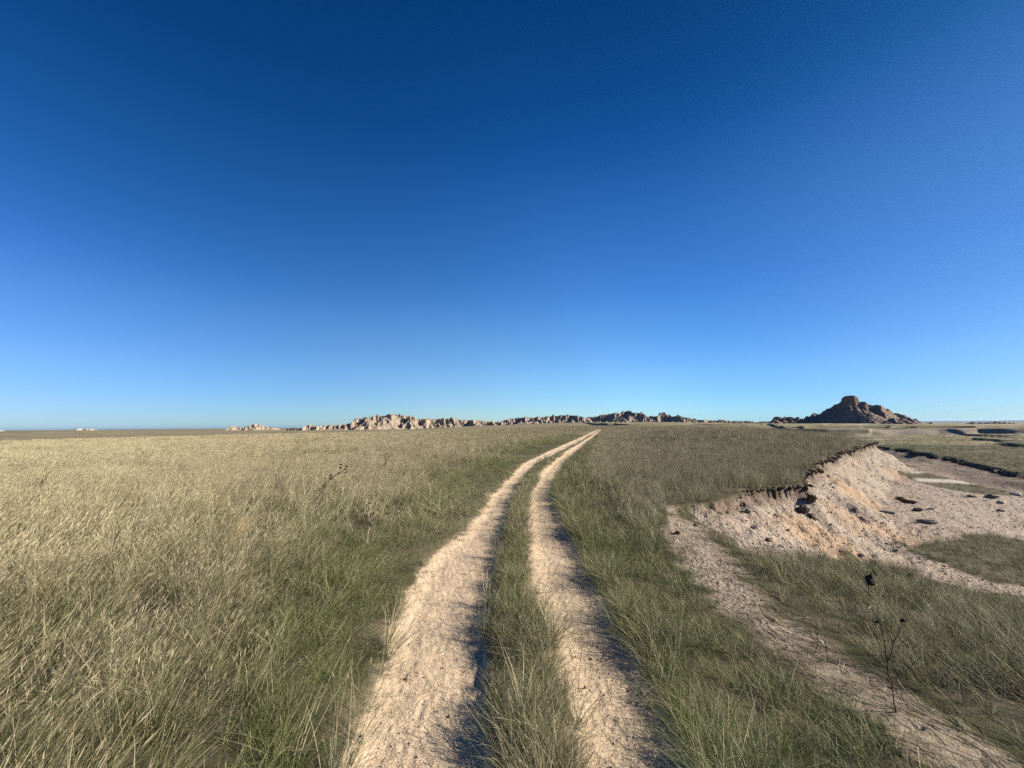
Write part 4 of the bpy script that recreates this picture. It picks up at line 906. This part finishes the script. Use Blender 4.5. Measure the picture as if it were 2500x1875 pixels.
def butte():
    D = 340 / math.cos(0); ac = R(41.3); eu = np.array([math.cos(ac), -math.sin(ac)]); ev = np.array([math.sin(ac), math.cos(ac)]); D = 450.0
    sky = [(1866, 1040), (1875, 1035.5), (1884, 1026), (1890, 1018.6), (1898, 1016), (1906, 1018), (1911, 1021), (1915.5, 1015.6), (1920, 1019), (1929.5, 1017), (1937, 1020), (1943, 1020), (1949, 1016.6), (1955, 1022.6), (1962, 1023), (1967, 1016.6), (1972, 1014.6), (1975, 1018), (1980, 1013), (1986, 1007.7), (1995, 1010.7), (2003, 1009.7), (2009, 1004.7), (2019, 997.7), (2029, 994.8), (2037, 987.8), (2049, 983.8), (2053, 981.0), (2054.5, 972.9), (2061, 968.9), (2069, 967.9), (2081, 965.9), (2095, 969.9), (2098, 977.0), (2101, 979.8), (2106.5, 978.2), (2114.5, 982.8), (2118, 985.8), (2132, 989.8), (2140, 986.8), (2152, 989.8), (2160, 996.7), (2168, 997.7), (2180, 1007.7), (2198, 1010.7), (2208, 1012.7), (2220, 1019.6), (2234, 1023.6), (2242, 1031.6), (2250, 1040)]
    U = []; Z = []; zb = 0.6
    for (px, py) in sky:
        d = ray(px, py); t = D / (d[0] * ev[0] + d[1] * ev[1]); U.append(t * (d[0] * eu[0] + d[1] * eu[1])); Z.append(EYE + t * d[2] - zb)
    U = np.array(U); Z = np.array(Z); st = .55
    us = np.arange(U.min() - 12, U.max() + 12, st); vs = np.arange(-62, 46, st); u, v = np.meshgrid(us, vs)
    def uof(px):
        d = ray(px, 1000); t = D / (d[0] * ev[0] + d[1] * ev[1]); return t * (d[0] * eu[0] + d[1] * eu[1])
    sk = np.interp(us, U, Z, left=-3, right=-3)[None, :]
    k0 = .92
    # talus body falling both ways from the crest line, cap block with near-vertical sides
    wv = v + 2.2 * fbm(u / 9, v / 9, 3, 401)
    uc = uof(2076); capz = Z.max()
    capb = np.interp(uof(2051), U, Z) + .2; body_top = np.minimum(sk, capb + 0 * sk)
    body = np.where(sk > 0, body_top, sk) - k0 * np.clip(np.abs(wv) - 1.5, 0, None) * (1 - .12 * ss(10, 40, np.abs(wv))) * (1 + .07 * np.abs(np.sin(u / 3.1 + 1.5 * fbm(u / 8, v / 30, 2, 402))))
    rim = np.hypot((u - uc) / (.5 * (uof(2098) - uof(2053))), (v + .8 * fbm(u / 9, v / 9, 3, 401)) / 6.5) + .06 * fbm(u / 4, v / 4, 3, 403)
    cap = np.minimum(sk + .2, sk) - 34 * np.clip(rim - 1.02, 0, None)
    H = np.maximum(body, np.where(rim < 1.3, cap, -9))
    # spur running towards the viewer right of the cap: shaded on its left, lit on its right
    us2 = uof(2146); hs = float(np.interp(us2, U, Z)); ax = us2 + 0.10 * (-wv); crest = hs - .30 * np.clip(-wv, 0, None) - .006 * np.clip(-wv, 0, None) ** 2
    w_ = u - ax + 1.2 * fbm(u / 6, v / 6, 3, 404); spur = crest - np.where(w_ < 0, -w_ * 1.25, w_ * .80) * (1 + .1 * np.abs(np.sin(v / 2.7)))
    spur = np.where(v < 4, spur, -9); H = np.maximum(H, spur)
    # a broad apron in the middle of the shaded face and low fluted toes
    fan = 17 - 1.0 * np.hypot((u - uof(2078)) * .62, (wv + 24) * 1.0); H = np.maximum(H, fan)
    for i, (px, vv, hh) in enumerate([(1895, -14, 9), (1915, -10, 8), (1935, -16, 7), (1965, -12, 8), (1990, -16, 9), (2015, -20, 8), (2040, -30, 6), (2120, -40, 7), (2170, -34, 9), (2190, -30, 8), (2210, -22, 8), (2228, -12, 7), (2150, -48, 4.5), (2180, -44, 4)]):
        d = np.hypot(u - uof(px), (wv - vv)); an = np.arctan2(wv - vv, u - uof(px)); H = np.maximum(H, hh * .62 - d * .6 * (1 + .3 * np.abs(np.sin(an * 3.5 + i))))
    H = H - .30 * ridged(u / 2.6, v / 11, 3, 405) * ss(0, 6, H) * (rim > 1.05) + .25 * fbm(u / 1.3, v / 1.3, 2, 406)
    H = H + .22 * np.sin(2 * np.pi * (H + .5 * fbm(u / 20, v / 20, 2, 407)) / 1.7) * ss(-1, 2, H)
    # shallow gullies seen in the shaded face
    for px, wgt in ((2068, 1.6), (2086, 2.0), (2098, 1.8)):
        cx = uof(px) - .25 * (wv + 10); H = H - wgt * np.exp(-((u - cx) / .9) ** 2) * ss(8, 14, H) * ss(24, 20, H) * (wv < 0)
    lim = sk + .35; H = H - np.clip(H - lim, 0, None) * .9 * (v > -30)
    H = np.maximum(H, -3)
    X = u * eu[0] + (v + D) * ev[0]; Y = u * eu[1] + (v + D) * ev[1]; V = np.stack([X.ravel(), Y.ravel(), (H + zb).ravel()], 1)
    nu, nv = len(us), len(vs); i = np.arange(nv - 1)[:, None] * nu; j = np.arange(nu - 1)[None, :]
    Q = np.stack([i + j, i + j + 1, i + nu + j + 1, i + nu + j], -1).reshape(-1, 4)
    Q = Q[(H.ravel()[Q] > -2.4).any(1)]; used = np.unique(Q); mp = np.full(len(V), -1); mp[used] = np.arange(len(used))
    o = mesh_obj('butte', V[used], mp[Q], M_BUT, smooth=False); o['kind'] = 'structure'; o['label'] = 'dark layered butte with a block cap on the right'
butte()
formation('low_hill', 620, [(2322, 1038), (2338, 1035), (2352, 1034), (2362, 1030), (2375, 1027.3), (2392, 1028.2), (2404, 1031), (2412, 1029.5), (2428, 1026.3), (2438, 1028.5), (2448, 1027.5), (2462, 1029.5), (2474, 1029), (2486, 1032), (2494, 1036)], -1.6, 40, M_BUT, 'low dark hummocky hills near the right picture edge', .8, 9, .8, 17, terrace=1.2)
formation('low_hill', 640, [(2256, 1037), (2262, 1031), (2271, 1029), (2278, 1033), (2290, 1036)], -1.6, 24, M_BUT, 'small dark knoll just right of the butte', .8, 6, .9, 18, terrace=1.2)

def distant_hills():
    M = NT('distant_hills'); c = M.mix(M.ramp(M.noise(.0016, 5, .6), .4, .62), (.085, .082, .072), (.17, .15, .125)); m = M.principled(c, .95, None, .02)
    az = np.radians(np.arange(38, 84, .06)); D0 = 11000; rows = np.linspace(0, 3200, 26)
    A, Rw = np.meshgrid(az, rows); x = (D0 + Rw) * np.sin(A); y = (D0 + Rw) * np.cos(A)
    t = Rw / 3200; top = 40 + 6 * fbm(np.degrees(A) / 5, t, 3, 501) + 2 * fbm(np.degrees(A) / .8, t * 3, 2, 502)
    z = -3 + top * ss(0, .45, t + .16 * fbm(np.degrees(A) / 1.1, t * 2, 3, 503)) * (.62 + .38 * ss(.4, .9, t)) * ss(1.0, .9, t) - 1.5 * ridged(np.degrees(A) * 2.2, t * 6, 3, 504)
    z[0] = -12; z[-1] = -12
    nu, nv = len(az), len(rows); i = np.arange(nv - 1)[:, None] * nu; j = np.arange(nu - 1)[None, :]
    Q = np.stack([i + j, i + j + 1, i + nu + j + 1, i + nu + j], -1).reshape(-1, 4)
    o = mesh_obj('distant_hills', np.stack([x.ravel(), y.ravel(), z.ravel()], 1), Q, m); o['kind'] = 'structure'
distant_hills()

# ------------------------------------------------------------------ a few far shrubs
M_LEAF = plain_material('juniper_leaf', (.022, .032, .016), (.06, .07, .035), 3, .01); M_BARK = plain_material('shrub_bark', (.06, .045, .03), (.12, .09, .06), 10, .01)
def shrub(px, py_top, D, zb, w, label, seed):
    rng = np.random.default_rng(seed); d = ray(px, py_top); t = D / d[1]; x, y, zt = t * d[0], D, EYE + t * d[2]; h = max(zt - zb, 1.5)
    o = empty('far_shrub', (x, y, zb)); tag(o, label, 'shrub', 'shrubs on the left horizon'); V = []; Fc = []
    for k in range(3): tube(V, Fc, [(0, 0, -.5), (rng.normal(0, w * .1), rng.normal(0, w * .1), h * .35), (rng.normal(0, w * .2), rng.normal(0, w * .2), h * .7)], .14, .05, 5)
    mesh_obj('trunk', V, Fc, M_BARK, o); V = []; Fc = []
    for k in range(420):
        c = rng.normal(size=3); c /= np.linalg.norm(c); rr = rng.uniform(.35, 1) ** .5; p = np.array([c[0] * w * .5, c[1] * w * .5, h * .58 + c[2] * h * .42]) * np.array([rr, rr, 1]); p[:2] *= (1 + .3 * math.sin(k))
        a, b = rng.normal(size=3), rng.normal(size=3); s = w * .07; a = a / np.linalg.norm(a) * s; b = b / np.linalg.norm(b) * s; n = len(V)
        V += [(p - a).tolist(), (p + b).tolist(), (p + a).tolist(), (p - b).tolist()]; Fc.append((n, n + 1, n + 2, n + 3))
    mesh_obj('crown', V, Fc, M_LEAF, o, smooth=False)
shrub(710, 1045.6, 620, -3.0, 3.4, 'small low shrub left of the rounder one on the left horizon', 1)
shrub(717, 1044.2, 620, -3.0, 3.6, 'round dark shrub tallest of those between the knoll and the ridge', 2)
shrub(724, 1045.6, 620, -3.0, 2.6, 'smallest shrub nearest the left end of the ridge', 3)
shrub(702, 1046.6, 620, -3.0, 3.0, 'faint low shrub farthest left in the horizon shrub row', 4)

# ------------------------------------------------------------------ light, sky, air
SUN_AZ, SUN_EL = 92.0, 25.0
sd = Vector((math.sin(R(SUN_AZ)) * math.cos(R(SUN_EL)), math.cos(R(SUN_AZ)) * math.cos(R(SUN_EL)), math.sin(R(SUN_EL))))
ld = bpy.data.lights.new('sun', 'SUN'); ld.energy = 5.0; ld.angle = R(.53); ld.color = (1.0, .93, .82)
lo = bpy.data.objects.new('sun', ld); col.objects.link(lo); lo.rotation_euler = (-sd).to_track_quat('-Z', 'Y').to_euler(); lo.location = (50, 0, 50)

w = bpy.data.worlds.new('World'); sc.world = w; w.use_nodes = True; nt = w.node_tree; nt.nodes.clear()
out = nt.nodes.new('ShaderNodeOutputWorld'); bg = nt.nodes.new('ShaderNodeBackground'); sky = nt.nodes.new('ShaderNodeTexSky')
sky.sky_type = 'NISHITA'; sky.sun_disc = False; sky.sun_elevation = R(SUN_EL); sky.sun_rotation = R(SUN_AZ); sky.altitude = 800; sky.air_density = 1.0; sky.dust_density = .3; sky.ozone_density = 2.5
# the clear, dry, dark blue of a high prairie sky: deeper overhead and away from the sun
tc = nt.nodes.new('ShaderNodeTexCoord'); spx = nt.nodes.new('ShaderNodeSeparateXYZ'); nt.links.new(tc.outputs['Generated'], spx.inputs[0])
def cramp(sock, stops):
    cr = nt.nodes.new('ShaderNodeValToRGB'); cr.color_ramp.interpolation = 'B_SPLINE' if len(stops) > 20 else 'CARDINAL'; nt.links.new(sock, cr.inputs[0])
    e = cr.color_ramp.elements
    while len(e) < len(stops): e.new(.5)
    for k, (p, c) in enumerate(stops): e[k].position = p
    for k, (p, c) in enumerate(stops): e[k].color = (*c, 1)
    return cr.outputs[0]
r1 = cramp(spx.outputs[2], [(p_, tuple(q_ / 1.28 for q_ in c_)) for p_, c_ in [(0, (.74, .97, 1.28)), (.059, (.726, .97, 1.28)), (.148, (.68, .978, 1.28)), (.302, (.411, .84, 1.28)), (.56, (.129, .53, 1.0)), (.766, (.030, .3125, .65)), (1, (.02, .22, .5))]])
dt = nt.nodes.new('ShaderNodeVectorMath'); dt.operation = 'DOT_PRODUCT'; nt.links.new(tc.outputs['Generated'], dt.inputs[0]); dt.inputs[1].default_value = sd
mr = nt.nodes.new('ShaderNodeMapRange'); mr.inputs[1].default_value = -1; nt.links.new(dt.outputs['Value'], mr.inputs[0])
r2 = cramp(mr.outputs[0], [(p_, tuple(q_ / 1.21 for q_ in c_)) for p_, c_ in [(0, (.3, .5, .6)), (.308, (.45, .64, .68)), (.602, (1, 1, 1)), (.77, (.86, .84, .84)), (.92, (1.06, .77, .68)), (1, (1.1, .78, .68))]])
def mul(a, b):
    m = nt.nodes.new('ShaderNodeMix'); m.data_type = 'RGBA'; m.blend_type = 'MULTIPLY'; m.inputs[0].default_value = 1; nt.links.new(a, m.inputs[6]); nt.links.new(b, m.inputs[7]); return m.outputs[2]
bg.inputs[1].default_value = .0595 * 1.28 * 1.21
# paler towards the left horizon, less glare towards the right one
mx_ = nt.nodes.new('ShaderNodeMapRange'); mx_.inputs[1].default_value = -1; nt.links.new(spx.outputs[0], mx_.inputs[0])
r3 = cramp(mx_.outputs[0], [(0, (1, .665, .72)), (.1, (1, .675, .72)), (.5, (.625, .625, .625)), (.9, (.32, .46, .575)), (1, (.30, .44, .56))])
wz = nt.nodes.new('ShaderNodeMapRange'); wz.interpolation_type = 'SMOOTHSTEP'; wz.inputs[1].default_value = .52; wz.inputs[2].default_value = .20; nt.links.new(spx.outputs[2], wz.inputs[0])
m3 = nt.nodes.new('ShaderNodeMix'); m3.data_type = 'RGBA'; nt.links.new(wz.outputs[0], m3.inputs[0]); m3.inputs[6].default_value = (.625, .625, .625, 1); nt.links.new(r3, m3.inputs[7])
m4 = nt.nodes.new('ShaderNodeVectorMath'); m4.operation = 'SCALE'; nt.links.new(m3.outputs[2], m4.inputs[0]); m4.inputs['Scale'].default_value = 1.6
nt.links.new(mul(mul(mul(sky.outputs[0], r1), r2), m4.outputs[0]), bg.inputs[0]); nt.links.new(bg.outputs[0], out.inputs[0])

hz = bpy.data.materials.new('air'); hz.use_nodes = True; hz.node_tree.nodes.clear()
ho = hz.node_tree.nodes.new('ShaderNodeOutputMaterial'); hv = hz.node_tree.nodes.new('ShaderNodeVolumePrincipled')
hv.inputs['Color'].default_value = (.38, .62, 1.0, 1); hv.inputs['Density'].default_value = 1.6e-5; hv.inputs['Anisotropy'].default_value = 0.6
hz.node_tree.links.new(hv.outputs[0], ho.inputs['Volume'])
E_, Z0_, Z1_ = 21000., -14., 56.
hb = mesh_obj('haze', [(a, b, c) for a in (-E_, E_) for b in (-E_, E_) for c in (Z0_, Z1_)], [(0, 1, 3, 2), (4, 6, 7, 5), (0, 4, 5, 1), (2, 3, 7, 6), (0, 2, 6, 4), (1, 5, 7, 3)], hz, smooth=False)
hb['kind'] = 'stuff'; hb['label'] = 'thin blue air haze over the far plain'
sc.view_settings.view_transform = 'Standard'; sc.view_settings.look = 'None'; sc.view_settings.gamma = 1; sc.view_settings.exposure = 1.3
sc.cycles.max_bounces = 4; sc.cycles.diffuse_bounces = 1; sc.cycles.transmission_bounces = 1; sc.cycles.volume_bounces = 0; sc.cycles.sample_clamp_direct = 1.2; sc.cycles.sample_clamp_indirect = 1.0
sc.cycles.use_denoising = False; sc.cycles.denoiser = 'OPENIMAGEDENOISE'; sc.cycles.denoising_input_passes = 'RGB_ALBEDO_NORMAL'; sc.cycles.denoising_prefilter = 'ACCURATE'
